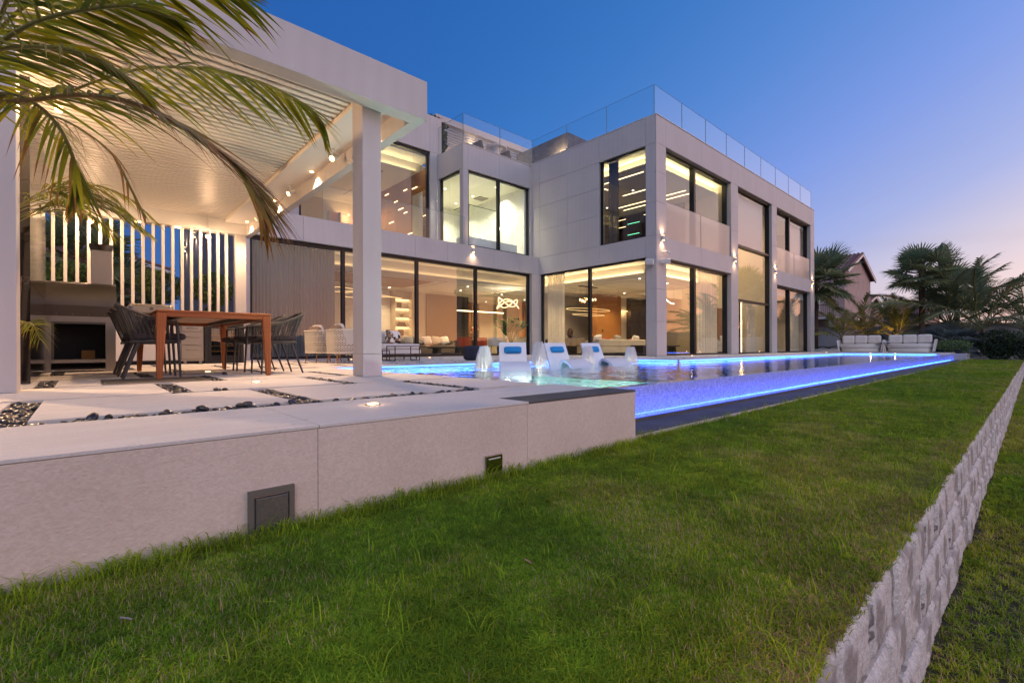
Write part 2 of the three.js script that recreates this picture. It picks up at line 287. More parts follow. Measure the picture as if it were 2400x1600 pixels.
// ---------- split-face retaining wall ----------
{
  reseed(202);
  const wall = thing('retaining_wall', 'rough grey split-face stone retaining wall holding the lawn', 'retaining wall', [16, -1.05, 0.4]);
  part(wall, 'footing', bx(0.2, 33.6, -1.05, -0.46, 0.40, 0.43), M.soil);
  const variants = [];
  for (let k = 0; k < 10; k++) {
    const L = 0.326, H = 0.198, g = new THREE.BoxGeometry(L, H, 0.16, 22, 10, 1), p = g.attributes.position, s = 300 + k * 7;
    for (let i = 0; i < p.count; i++) if (p.getZ(i) > 0.07) {
      const x = p.getX(i), y = p.getY(i), ex = Math.min(1, (L / 2 - Math.abs(x)) / 0.018), ey = Math.min(1, (H / 2 - Math.abs(y)) / 0.018);
      const ridge = Math.abs(fbm(x * 22 + k * 3, y * 5 + 5, 999, s, 3) - 0.5); p.setZ(i, 0.08 - 0.016 * (1 - Math.min(ex, ey)) - 0.015 * ridge + 0.01 * (fbm(x * 6 + 3, y * 8 + 5, 999, s + 2, 2) - 0.5) + 0.0045 * (hash(Math.round(x * 500), Math.round(y * 500), s) - 0.5));
    }
    g.computeVertexNormals(); variants.push(uvm(g));
  }
  for (let c = 0; c < 3; c++) for (let u = 0.45 + c * 0.15; u < 33.4; u += 0.339) {
    const m = new THREE.Mesh(variants[Math.floor(rnd() * 10)], M.rock); m.name = 'block'; m.castShadow = m.receiveShadow = true;
    m.position.copy(P(u + 0.17 - 16, 0.1 + c * 0.206, 0.385 + c * 0.01 + rr(-0.008, 0.008) - 0.4)); if (rnd() < 0.5) m.rotation.z = Math.PI; m.rotation.y = rr(-0.03, 0.03); wall.add(m);
  }
}

// ---------- terrace ----------
const POOL = [[3.12, 2.625], [27, 2.625], [27, 6.15], [11.4, 6.15], [11.4, 8.2], [3.12, 8.2]];
const terrace = thing('terrace', 'pale limestone paved terrace raised above the lawn', null, [0, -1.05, 6], null, 'structure');
part(terrace, 'base', prism([[-9, 2.09], [3.10, 2.09], [3.10, 8.23], [11.37, 8.23], [11.37, 6.18], [27.03, 6.18], [27.03, 2.68], [36, 2.68], [36, 31], [-9, 31]], -1.04, -0.056), std({ map: T.plain, color: 0x6b6259, roughness: 1 }));
for (const [a, b] of [[-4, 0.7392], [0.7408, 1.9792], [1.9808, 3.13]]) part(terrace, 'wall_panel', rbx(a, b, -1.0, -0.0125, 2.05, 2.088, 0.002, 1), M.stucco);
part(terrace, 'end_panel', bx(3.102, 3.128, -1.0, -0.0125, 2.09, 2.62), M.stucco);
for (const [a, b] of [[-4, 0.744], [0.747, 1.992]]) part(terrace, 'coping_stone', rbx(a, b, -0.011, 0.002, 2.0485, 2.9, 0.002, 1), M.stone);
part(terrace, 'coping_stone', rbx(1.995, 3.115, -0.05, 0.002, 2.336, 2.9, 0.003, 1), M.stone);
part(terrace, 'dark_slab', rbx(1.995, 3.13, -0.011, 0.002, 2.0485, 2.333, 0.002, 1), M.slate, { label: 'dark grey stone slab at the corner of the coping' });
const gaps = []; // where pebbles lie: [u0, u1, v0, v1]
{
  reseed(303);
  const rows = [[3.09, 4.25], [4.34, 5.58], [5.67, 6.86], [6.96, 8.12], [8.22, 9.4], [9.5, 10.68], [10.78, 11.96], [12.06, 13.24], [13.34, 15.2]];
  const slab = (u0, u1, v0, v1) => { if (u1 - u0 > 0.12 && v1 - v0 > 0.12) part(terrace, 'paving_slab', rbx(u0, u1, -0.055, rr(-0.0015, 0.0015), v0, v1, 0.003, 1), M.stone); };
  const joints = (k) => { const a = []; for (let j = -4; j < 28; j++) a.push((k % 2 ? 0.56 : 1.05) + 1.31 * j); return a; };
  const region = (u0, u1, v0, v1, list, skip) => list.forEach(([a, b], k) => {
    const c = Math.max(a, v0), d = Math.min(b, v1); if (d - c < 0.12) return;
    const J = joints(k); let from = u0;
    for (const j of J) { if (j - 0.07 <= from) { if (j + 0.07 > from) from = Math.max(from, j + 0.07); continue; } if (j - 0.07 >= u1) break; if (!skip || !skip(from, k)) slab(from, j - 0.07, c, d); gaps.push([j - 0.07, Math.min(j + 0.07, u1), c, d]); from = j + 0.07; }
    if (from < u1) slab(from, u1, c, d);
    if (list[k + 1]) gaps.push([u0, u1, d, Math.min(list[k + 1][0], v1)]);
  });
  gaps.push([-3.5, 2.3, 2.9, 3.09]);
  region(-3.4, 3.115, 2.9, 8.215, rows.map(([a, b], k) => (k === 0 ? [a, b] : [a, b])));
  region(-3.4, 15.0, 8.52, 15.05, rows.slice(4).map(([a, b]) => [Math.max(a, 8.52), b]));
  for (let u = 2.6; u < 11.3; u += 1.3) part(terrace, 'pool_coping', rbx(Math.max(u, 3.0), Math.min(u + 1.295, 11.69), -0.05, 0.001, 8.19, 8.5, 0.006, 1), M.stone);
  part(terrace, 'pool_coping', rbx(11.39, 11.69, -0.05, 0.001, 6.45, 8.186, 0.006, 1), M.stone);
  for (let u = 11.39; u < 27; u += 1.3) part(terrace, 'pool_coping', rbx(u, Math.min(u + 1.295, 27.3), -0.05, 0.001, 6.14, 6.445, 0.006, 1), M.stone);
  part(terrace, 'pool_coping', rbx(26.99, 27.3, -0.05, 0.001, 2.68, 6.136, 0.006, 1), M.stone);
  region(11.72, 36, 6.48, 9.02, [[6.48, 7.66], [7.76, 9.02]]);
  region(27.33, 36, 2.68, 6.45, [[2.68, 3.9], [4.0, 5.1], [5.2, 6.45]]);
}
{
  // service hatch under the dining table, slots, loose pebbles
  const h = single('floor_hatch', 'dark grey recessed floor hatch under the dining table', 'hatch', [bx(0.16, 0.95, 0.002, 0.006, 5.73, 6.55)], std({ map: T.plain, color: 0x6e675f, roughness: 0.6 }));
  part(h, 'frame', [bx(0.13, 0.158, 0.0025, 0.009, 5.70, 6.58), bx(0.952, 0.98, 0.0025, 0.009, 5.70, 6.58), bx(0.16, 0.95, 0.0025, 0.009, 5.70, 5.728), bx(0.16, 0.95, 0.0025, 0.009, 6.552, 6.58)], M.steel);
  reseed(404);
  const bed = thing('pebble_bed', 'dark polished river pebbles filling the gaps between the paving slabs', 'pebbles', [0, -0.055, 6]);
  const shapes = [], mats = [0x1d1a19, 0x2b2624, 0x35302c, 0x453f38, 0x25242a].map((c) => phy({ color: c, roughness: 0.32, clearcoat: 0.3, clearcoatRoughness: 0.35 }));
  for (let k = 0; k < 6; k++) {
    const g = new THREE.IcosahedronGeometry(1, 2), p = g.attributes.position;
    for (let i = 0; i < p.count; i++) { const n = 1 + 0.22 * (vn(p.getX(i) * 1.4 + k * 9, p.getY(i) * 1.4 + p.getZ(i) * 1.7 + 20, 999, 410 + k) - 0.5); p.setXYZ(i, p.getX(i) * n, p.getY(i) * n * 0.55, p.getZ(i) * n * 0.72); }
    g.deleteAttribute('uv'); const gi = g; gi.computeVertexNormals();
    for (let i = 0; i < p.count; i++) { const v = new THREE.Vector3(p.getX(i), p.getY(i) * 3.3, p.getZ(i) * 1.9).normalize(); gi.attributes.normal.setXYZ(i, v.x, v.y, v.z); }
    shapes.push(gi);
  }
  const all = [];
  for (const [u0, u1, v0, v1] of gaps) {
    const w = Math.min(u1 - u0, v1 - v0), near = Math.hypot(u0, v0) < 9, n = Math.floor((u1 - u0) * (v1 - v0) * (near ? 950 : 330));
    for (let k = 0; k < n; k++) {
      const u = rr(u0 + 0.012, u1 - 0.012), v = rr(v0 + 0.012, v1 - 0.012), s = rr(0.013, 0.029) * (w < 0.11 ? 0.85 : 1.05), wide = w > 0.12;
      if (!wide && patch(u * 3, v * 3) < 0.42) continue;
      if (u > 3 && v < 8.5 && u < 11.4) continue;
      all.push([u, -0.055 + s * 0.5 + (wide ? rr(0, 0.034) : rr(0, 0.02)), v, s]);
    }
  }
  for (const [u, v, s] of [[0.475, 3.0, 0.034], [0.655, 3.02, 0.03], [0.69, 3.03, 0.034], [0.03, 2.98, 0.03], [0.78, 4.31, 0.03], [0.83, 4.3, 0.026], [1.33, 6.9, 0.035]]) all.push([u, s * 0.35 - 0.004, v, s]);
  all.sort((a, b) => Math.hypot(a[0], a[2]) / a[3] - Math.hypot(b[0], b[2]) / b[3]);
  all.forEach(([u, y, v, s], i) => {
    if (i >= 300) return;
    const m = new THREE.Mesh(shapes[i % 6], mats[Math.floor(rnd() * 5)]); m.name = 'pebble'; m.castShadow = m.receiveShadow = true;
    m.position.copy(P(u, y + 0.055, v - 6)); m.rotation.set(rr(-0.5, 0.5), rr(0, 6.28), rr(-0.5, 0.5)); m.scale.setScalar(s); bed.add(m);
  });
  const rest = all.slice(300), im = new THREE.InstancedMesh(shapes[2], M.pebble, rest.length), c = new THREE.Color(), e = new THREE.Euler(), q = new THREE.Quaternion();
  rest.forEach(([u, y, v, s], i) => { q.setFromEuler(e.set(rr(-0.5, 0.5), rr(0, 6.28), rr(-0.5, 0.5))); im.setMatrixAt(i, new THREE.Matrix4().compose(P(u, y + 0.055, v - 6), q, new THREE.Vector3(s, s, s * rr(0.8, 1.3)))); const t = rr(0.008, 0.05); im.setColorAt(i, c.setRGB(t, t * 0.93, t * 0.9)); });
  im.name = 'small_pebbles'; im.userData.kind = 'stuff'; im.castShadow = im.receiveShadow = true; bed.add(im);
}
// in-ground lamps
{
  const g = 'round lamps set into the paving';
  for (const [u, v, lab] of [[1.24, 2.57, 'round lit lamp set in the front coping'], [1.24, 5.05, 'round lit lamp in a slab in front of the dining table'], [1.29, 7.76, 'round lit lamp in the paving under the dining table'], [5.6, 12.9, 'small round lamp in the paving behind the daybed'], [8.6, 13.6, 'small round lamp in the paving before the tall windows'], [16.3, 8.3, 'small round lamp in the paving at the house corner'], [27.6, 5.2, 'small round lamp in the paving at the pool end by the left sofa'], [27.7, 4.3, 'small round lamp in the paving at the pool end by the right sofa'], [30, 7.6, 'small round lamp in the paving beside the far planter']]) {
    const t = thing('ground_lamp', lab, 'lamp', [u, 0.001, v], g);
    part(t, 'rim', new THREE.CylinderGeometry(0.042, 0.045, 0.006, 24).translate(u, 0.004, -v), M.steel);
    part(t, 'lens', new THREE.CylinderGeometry(0.03, 0.03, 0.004, 20).translate(u, 0.008, -v), M.warm);
    point(t, P(u, 0.035, v), WARM, 0.03, 0.8);
  }
}
// flush fittings in the terrace wall
{
  const t = thing('wall_access_panel', 'square grey steel access panel low in the terrace wall', 'panel', [0.555, -0.4, 2.047]);
  part(t, 'frame', [bx(0.47, 0.49, -0.4, -0.225, 2.035, 2.049), bx(0.62, 0.64, -0.4, -0.225, 2.035, 2.049), bx(0.49, 0.62, -0.25, -0.225, 2.035, 2.049), bx(0.49, 0.62, -0.4, -0.382, 2.035, 2.049)], std({ color: 0x75736c, metalness: 0.6, roughness: 0.5, bumpMap: T.steel, bumpScale: 0.0004 }));
  part(t, 'door', rbx(0.495, 0.615, -0.38, -0.256, 2.03, 2.049, 0.004), std({ map: T.plain, color: 0x8b887d, metalness: 0.5, roughness: 0.5 }));
  const s = thing('wall_outlet', 'small mirror-steel outlet cover low in the terrace wall', 'outlet', [1.71, -0.39, 2.047]);
  part(s, 'cover', rbx(1.65, 1.77, -0.37, -0.272, 2.036, 2.049, 0.003), std({ color: 0xa09c90, metalness: 1, roughness: 0.08 }));
  part(s, 'slot', bx(1.668, 1.752, -0.294, -0.289, 2.033, 2.0359), M.white);
  part(s, 'lip', bx(1.65, 1.77, -0.385, -0.371, 2.03, 2.049), M.steel);
}

// ---------- pool ----------
const tileW = std({ map: T.plain, color: 0x62b4b0, roughness: 0.3 }), tileB = std({ map: T.plain, color: 0x4d8fb0, roughness: 0.3 });
{
  const pool = thing('pool', 'long tiled infinity pool with an L-shaped basin', null, [15, -1.04, 4], null, 'structure');
  part(pool, 'floor', bx(3.1, 27.02, -1.45, -1.38, 2.7, 8.22), tileB);
  part(pool, 'wall', [bx(3.1, 3.121, -1.38, -0.056, 2.7, 8.22), bx(3.121, 11.4, -1.38, -0.056, 8.201, 8.22), bx(11.399, 11.42, -1.38, -0.056, 6.15, 8.2), bx(11.42, 27, -1.38, -0.056, 6.151, 6.17), bx(27, 27.02, -1.38, -0.056, 2.7, 6.15)], tileB);
  part(pool, 'shallow_shelf', bx(3.122, 11.398, -1.37, -0.34, 5.85, 8.2), std({ map: T.plain, color: 0x5f96a0, roughness: 0.4 }));
  part(pool, 'seating_bay', bx(3.122, 5.75, -1.37, -0.85, 2.76, 5.849), tileW);
  part(pool, 'bay_wall', [bx(5.75, 5.95, -1.37, -0.16, 2.76, 5.849)], tileW);
  structure('pool_water', 'still pool water with soft ripples', uvm(new THREE.ShapeGeometry(new THREE.Shape(POOL.map(([u, v]) => new THREE.Vector2(u, v)))).rotateX(-Math.PI / 2).translate(0, -0.05, 0)), phy({ color: new THREE.Color(0.72, 0.93, 0.96), transmission: 1, thickness: 0, roughness: 0.04, ior: 1.33, bumpMap: T.water, bumpScale: 0.03 }));
  // overflow edge faced in glass mosaic
  const edge = thing('infinity_edge', 'pool overflow wall faced in small iridescent glass mosaic lit blue', 'pool wall', [17, -0.4, 2.4]);
  part(edge, 'wall', bx(3.132, 31.6, -0.5, -0.052, 2.614, 2.75), std({ color: 0x9aa0b4, roughness: 0.8 }));
  const tile = new RoundedBoxGeometry(0.0235, 0.0235, 0.006, 1, 0.002), n = Math.floor(28.4 / 0.026), im = new THREE.InstancedMesh(tile, phy({ color: 0xffffff, roughness: 0.18, clearcoat: 0.6, clearcoatRoughness: 0.1, iridescence: 0.6 }), n * 12);
  reseed(505); const q = new THREE.Quaternion(), e = new THREE.Euler(), c = new THREE.Color(); let k = 0;
  for (let i = 0; i < n; i++) for (let j = 0; j < 12; j++) { q.setFromEuler(e.set(rr(-0.02, 0.02), rr(-0.02, 0.02), 0)); im.setMatrixAt(k, new THREE.Matrix4().compose(P(3.146 + i * 0.026 - 17, -0.351 + j * 0.026 + 0.4, 2.612 - 2.4), q, new THREE.Vector3(1, 1, 1))); const t = rr(0.42, 0.6); im.setColorAt(k++, c.setRGB(t * 0.8, t * 0.85, t * 1.1)); }
  im.name = 'mosaic_tiles'; im.userData.kind = 'stuff'; im.castShadow = im.receiveShadow = true; edge.add(im);
  part(edge, 'led_strip', bx(3.14, 31.4, -0.3645, -0.35, 2.492, 2.496), M.blueLed);
  for (let u = 3.2; u < 31; u += 4.66) area(edge, P(u + 2.33, -0.35, 2.5), P(u + 2.33, -0.26, 2.6), 0x2050ff, 75, 4.6, 0.016);
  part(edge, 'led_cover', bx(3.14, 31.4, -0.3645, -0.336, 2.48, 2.49), M.ledge);
  part(edge, 'ledge', rbx(3.132, 31.6, -0.55, -0.365, 2.13, 2.61, 0.004, 1), M.ledge);
  part(edge, 'ledge_edging', bx(3.132, 31.6, -0.55, -0.372, 2.112, 2.129), M.stucco);
  const blk = thing('drain_block', 'white end block with slots at the far end of the pool wall', 'block', [32.6, -0.4, 2.4]);
  part(blk, 'body', rbx(31.62, 33.6, -0.42, -0.05, 2.2, 2.67, 0.01), M.clad);
  for (const [u, y] of [[32.0, -0.2], [32.6, -0.12], [33.1, -0.24]]) part(blk, 'slot', bx(u, u + 0.12, y, y + 0.08, 2.19, 2.1995), M.dark);
  // blue light strips under the coping of the far edges
  const led = thing('pool_light_strip', 'blue light strip under the coping round the far pool edges', 'light strip', [10, -0.06, 7]);
    part(led, 'strip', [bx(3.2, 11.35, -0.042, -0.020, 8.183, 8.189), bx(11.383, 11.389, -0.042, -0.020, 6.2, 8.18), bx(11.39, 26.95, -0.042, -0.020, 6.132, 6.139), bx(26.982, 26.989, -0.042, -0.020, 2.8, 6.13)], M.blueLed);
  area(led, P(7.3, -0.03, 8.178), P(7.3, -0.1, 8.0), 0x2a58ff, 9, 8.1, 0.02);
  area(led, P(15.3, -0.03, 6.127), P(15.3, -0.1, 6.0), 0x2a58ff, 9, 7.7, 0.02); area(led, P(23.1, -0.03, 6.127), P(23.1, -0.1, 6.0), 0x2a58ff, 9, 7.7, 0.02);
  area(led, P(11.378, -0.03, 7.2), P(11.2, -0.1, 7.2), 0x2a58ff, 9, 1.9, 0.02); area(led, P(26.977, -0.03, 4.3), P(26.8, -0.1, 4.3), 0x2a58ff, 9, 3.6, 0.02);
  for (const [u, v, lab] of [[4.6, 5.6, 'submerged round pool lamp near the first fountain'], [5.4, 3.9, 'submerged round pool lamp in the seating bay']]) {
    const t = thing('pool_lamp', lab, 'lamp', [u, -0.85, v], 'submerged pool lamps');
    part(t, 'lens', new THREE.CylinderGeometry(0.1, 0.11, 0.04, 24).translate(u, -0.83, -v), M.cool);
    point(t, P(u, -0.7, v), 0xf4f2e0, 18, 3);
  }
  for (const [u, v] of [[7, 6.6], [9.6, 6.7], [14, 4.2], [19, 4.2], [24, 4.2]]) {
    const shelf = v > 6, y = shelf ? -0.34 : -1.38, t = thing('pool_lamp', shelf ? (u < 8 ? 'submerged lamp on the shallow shelf before the second fountain' : 'submerged lamp on the shallow shelf beside the last fountain') : u < 15 ? 'submerged lamp on the deep pool floor nearest the loungers' : u < 20 ? 'submerged lamp on the deep pool floor midway along' : 'submerged lamp on the deep pool floor nearest the sofas', 'lamp', [u, y, v], shelf ? 'submerged shelf lamps' : 'submerged deep lamps');
    part(t, 'lens', new THREE.CylinderGeometry(0.06, 0.07, 0.03, 20).translate(u, y + 0.015, -v), M.cool);
    point(t, P(u, y + 0.12, v), shelf ? 0xbfe6ff : 0x9fd8ff, shelf ? 0.4 : 40, 3);
  }
}

// ---------- villa ----------
const villa = thing('villa', 'two-storey white panelled modern villa with tall dark-framed windows', 'house', [18, 0, 14]);
// A facade on the plane axis = c: cut into cells at the joints, holes left open. Each cell is a cladding panel on a wall core.
function facade(axis, c, dir, aCuts, yCuts, holes, thick = 0.34, mat = M.clad) {
  const core = [];
  const at = (a0, a1, y0, y1, d0, d1) => axis === 'v' ? bx(a0, a1, y0, y1, Math.min(d0, d1), Math.max(d0, d1)) : bx(Math.min(d0, d1), Math.max(d0, d1), y0, y1, a0, a1);
  for (let i = 0; i + 1 < aCuts.length; i++) for (let j = 0; j + 1 < yCuts.length; j++) {
    const a0 = aCuts[i], a1 = aCuts[i + 1], y0 = yCuts[j], y1 = yCuts[j + 1], am = (a0 + a1) / 2, ym = (y0 + y1) / 2;
    if (holes.some(([p, q, r, s]) => am > p && am < q && ym > r && ym < s)) continue;
    core.push(at(a0 + (i ? 0 : 0.013), a1 - (i + 2 < aCuts.length ? 0 : 0.013), y0, y1, c + dir * 0.022, c + dir * thick));
    part(villa, 'cladding_panel', at(a0 + 0.004, a1 - 0.004, y0 + 0.004, y1 - 0.004, c, c + dir * 0.021), mat);
  }
  part(villa, 'wall', core, M.core);
}
// right wing, towards the lawn (v = 9.09) and towards the pergola (u = 15.24)
const YC = [0, 1.25, 2.43, 3.6, 4.36, 5.57, 6.65, 7.68, 8.69];
facade('v', 9.09, 1, [15.242, 15.93, 18.7, 21.5, 22.23, 24.3, 26.4, 27.1, 29.9, 32.7, 33.4], YC, [[15.93, 21.5, 0, 3.6], [15.93, 21.5, 4.36, 7.68], [22.23, 26.4, 0, 7.68], [27.1, 32.7, 0, 3.6], [27.1, 32.7, 4.36, 7.68]]);
facade('u', 15.24, 1, [9.115, 9.52, 11.62, 13.3, 14.94, 15.44], YC, [[9.52, 14.94, 0, 3.6], [9.52, 11.62, 4.36, 7.68]]);
part(villa, 'wall', [bx(33.06, 33.39, 0, 8.69, 9.45, 26), bx(3.4, 33.05, 0, 8.4, 25.7, 26)], M.clad);
// left wing ground floor (v = 15.0) with the deep band above the glass
facade('v', 15.0, 1, [3.22, 3.53, 5.0, 6.6, 8.9, 10.3, 12.6, 14.0, 14.81, 15.236], [0, 1.25, 2.43, 3.6, 4.38], [[3.53, 14.81, 0, 3.6]], 0.4);
part(villa, 'wall', [bx(3.24, 3.56, 0, 8.5, 15.42, 26)], M.greyWall);
part(villa, 'balcony_floor', bx(3.5, 15.2, 4.2, 4.36, 15.42, 17.28), M.slate);
// recessed upper storey of the left wing
facade('v', 17.3, 1, [3.24, 5.62, 8.4, 11.0, 11.349], [4.38, 5.57, 6.65, 8.7, 10.26], [[5.62, 11.0, 4.38, 8.7]], 0.3);
part(villa, 'screen_wall', bx(11.35, 11.58, 8.66, 10.26, 17.3, 17.62), M.clad);
// bathroom bay
facade('v', 15.42, 1, [11.35, 11.61, 13.3, 15.1, 15.236], [4.38, 4.48, 7.57, 8.6], [[11.61, 15.1, 4.48, 7.57]], 0.2);
facade('u', 11.35, 1, [15.445, 15.66, 17.2, 17.298], [4.38, 4.48, 7.57, 8.6], [[15.66, 17.2, 4.48, 7.57]], 0.2);
// roofs and ceilings as slabs
part(villa, 'roof_slab', [bx(15.6, 33.05, 8.2, 8.5, 9.45, 25.7), bx(11.56, 15.24, 8.2, 8.5, 15.64, 25.7), bx(3.57, 11.55, 8.75, 9.0, 17.61, 25.7)], M.core);
const groundCeil = M.ceil;
part(villa, 'ceiling', [bx(3.57, 21.9, 3.16, 4.2, 16.2, 25.7), bx(16.3, 21.9, 3.16, 4.2, 10.2, 16.2), bx(26.8, 33.05, 3.16, 4.2, 9.5, 25.7), bx(21.9, 26.8, 3.16, 4.2, 14.2, 25.7)], groundCeil);
part(villa, 'cove_ceiling', [bx(3.57, 15.58, 3.58, 4.19, 15.42, 16.19), bx(15.6, 16.29, 3.58, 4.19, 9.46, 16.19), bx(16.3, 21.9, 3.58, 4.19, 9.46, 10.19)], groundCeil);
part(villa, 'floor', [bx(3.57, 33.05, -0.05, 0.012, 15.2, 25.7), bx(15.5, 33.05, -0.05, 0.012, 9.3, 15.2)], M.inFloor);
part(villa, 'upper_ceiling', [bx(16.35, 21.9, 7.42, 8.19, 10.05, 16), bx(15.6, 16.34, 7.72, 8.19, 9.46, 16), bx(16.35, 21.9, 7.72, 8.19, 9.46, 10.04), bx(26.8, 33.05, 7.42, 8.19, 9.46, 16), bx(21.9, 26.8, 7.9, 8.19, 9.46, 16)], M.ceil);
part(villa, 'bathroom_ceiling', bx(11.57, 15.23, 7.6, 8.19, 15.63, 21), std({ color: 0xe9e8d8, roughness: 0.8 }));
part(villa, 'bedroom_ceiling', [bx(3.57, 11.34, 8.1, 8.74, 18.5, 25.6), bx(3.57, 11.34, 8.55, 8.74, 17.61, 18.49)], M.ceil);
part(villa, 'upper_floor', [bx(15.6, 21.9, 4.21, 4.4, 9.47, 25.6), bx(26.8, 33.05, 4.21, 4.4, 9.47, 25.6), bx(3.57, 15.23, 4.21, 4.4, 17.29, 25.6), bx(11.58, 15.23, 4.21, 4.4, 15.63, 17.28)], M.inFloor);
// partitions
part(villa, 'partition', [bx(21.91, 22.05, 4.2, 8.19, 9.46, 25.7), bx(26.65, 26.79, 0.012, 8.19, 9.46, 16), bx(22.06, 26.64, 0.012, 8.19, 15.9, 16.05)], M.inWall);
part(villa, 'bedroom_partition', [bx(15.6, 21.9, 4.4, 8.19, 15.6, 15.75)], M.taupe);
part(villa, 'back_partition', [bx(3.6, 16.0, 0.012, 3.16, 21.4, 21.6), bx(26.81, 33, 4.4, 7.42, 15.5, 15.6)], M.inWall);
part(villa, 'dark_partition', bx(13.3, 16.0, 0.012, 3.15, 21.28, 21.38), M.darkPanel);
part(villa, 'marble_partition', bx(3.7, 11.2, 0.012, 3.15, 21.3, 21.395), M.marble);
part(villa, 'dark_marble_partition', bx(23.25, 26.6, 0.012, 3.15, 15.5, 15.85), M.brown);
part(villa, 'cream_partition', bx(17.8, 22.4, 0.012, 3.155, 17.4, 17.6), M.inWall);
part(villa, 'kitchen_partition', [bx(16.0, 25, 0.012, 3.155, 24.4, 24.6)], M.inWall);
part(villa, 'bedroom_wood_partition', bx(11.06, 11.34, 4.4, 8.1, 17.62, 25), M.taupe);
part(villa, 'bedroom_back_partition', bx(3.6, 11.05, 4.4, 8.1, 24.8, 25), M.inWall);
part(villa, 'bathroom_partition', [bx(14.95, 15.22, 4.4, 7.6, 15.64, 20.6), bx(11.6, 15.2, 4.4, 7.6, 20.6, 20.8), bx(11.36, 11.55, 4.4, 8.19, 17.63, 20.6)], M.marble);
part(villa, 'bathroom_bench', rbx(11.7, 14.6, 4.4, 4.95, 15.75, 16.4, 0.01), M.marble);
for (let k = 0; k < 7; k++) { const v = 17.7 + k * 0.9; part(villa, 'wood_panel', rbx(11.03, 11.058, 4.42, 6.9, v, v + 0.89, 0.003, 1), M.woodPanel); part(villa, 'wood_panel', rbx(11.03, 11.058, 6.91, 8.09, v, v + 0.89, 0.003, 1), M.woodPanel); }
part(villa, 'bedroom_door', [rbx(11.0, 11.028, 4.42, 7.16, 17.95, 18.8, 0.004, 1)], M.inWall);

// windows: dark frames that hold the panes
function glazing(axis, c, a0, a1, y0, y1, mull, opt = {}) {
  const d = opt.depth ?? 0.12, w = opt.w ?? 0.06, mw = opt.mw ?? 0.1, hor = opt.hor || [];
  const at = (p, q, r, s, e, f) => axis === 'v' ? bx(p, q, r, s, e, f) : bx(e, f, r, s, p, q);
  const bars = [at(a0, a0 + w, y0, y1, c, c + d), at(a1 - w, a1, y0, y1, c, c + d), at(a0 + w, a1 - w, y1 - w * 1.2, y1, c, c + d), at(a0 + w, a1 - w, y0, y0 + w * 0.8, c, c + d)];
  for (const m of mull) bars.push(at(m - mw / 2, m + mw / 2, y0 + w * 0.8, y1 - w * 1.2, c - 0.003, c + d + 0.003));
  for (const h of hor) bars.push(at(a0 + w, a1 - w, h - 0.05, h + 0.05, c - 0.03, c + d));
  const f = part(villa, 'window_frame', bars, M.dark);
  const A = [a0 + w, ...mull, a1 - w], Y = [y0 + w * 0.8, ...hor, y1 - w * 1.2], g = axis === 'v' ? (p, q, r, s) => uvm(new THREE.PlaneGeometry(q - p, s - r).translate((p + q) / 2, (r + s) / 2, -(c + d / 2))) : (p, q, r, s) => uvm(new THREE.PlaneGeometry(q - p, s - r).rotateY(-Math.PI / 2).translate(c + d / 2, (r + s) / 2, -(p + q) / 2));
  for (let i = 0; i + 1 < A.length; i++) for (let j = 0; j + 1 < Y.length; j++) part(f, 'pane', g(A[i] + (i ? mw / 2 : 0), A[i + 1] - (i + 2 < A.length ? mw / 2 : 0), Y[j] + (j ? 0.05 : 0), Y[j + 1] - (j + 2 < Y.length ? 0.05 : 0)), opt.mat || M.pane);
  return f;
}
glazing('v', 9.28, 15.94, 21.49, 0.012, 3.59, [18.5], { depth: 0.2, mw: 0.14 });
glazing('v', 9.28, 15.94, 21.49, 4.37, 7.67, [18.5], { depth: 0.2, mw: 0.14 });
glazing('v', 9.22, 22.24, 26.39, 0.012, 7.67, [], { depth: 0.2, hor: [2.49, 5.03] });
glazing('v', 9.28, 27.11, 32.69, 0.012, 3.59, [29.6], { depth: 0.2, mw: 0.14 });
glazing('v', 9.28, 27.11, 32.69, 4.37, 7.67, [29.6], { depth: 0.2, mw: 0.14 });
glazing('u', 15.32, 9.53, 14.93, 0.012, 3.59, [12.2], { mw: 0.12 });
glazing('u', 15.32, 9.53, 11.61, 4.37, 7.67, [], { w: 0.045 });
glazing('v', 15.16, 3.54, 14.8, 0.012, 3.59, [6.31, 9.07, 11.79], { mw: 0.11, w: 0.08 });
glazing('v', 15.5, 11.63, 15.09, 4.49, 7.56, [13.31], { mw: 0.12, mat: M.clear });
glazing('u', 11.43, 15.68, 17.18, 4.49, 7.56, [], { w: 0.05, mat: M.clear });
glazing('v', 17.4, 5.63, 10.99, 4.39, 8.69, [8.3], { mw: 0.03, w: 0.09 });
// woven roller blind behind the tall upper pane, soffit blind boxes
part(villa, 'roller_blind', bx(22.35, 26.25, 5.1, 7.6, 9.5, 9.52), std({ color: 0xcdb9ae, roughness: 0.9, bumpMap: T.fabric, bumpScale: 0.001 }));
part(villa, 'roller_blind', bx(29.75, 32.5, 4.41, 7.5, 9.55, 9.57), std({ color: 0xcdb9ae, roughness: 0.9, bumpMap: T.fabric, bumpScale: 0.001 }));

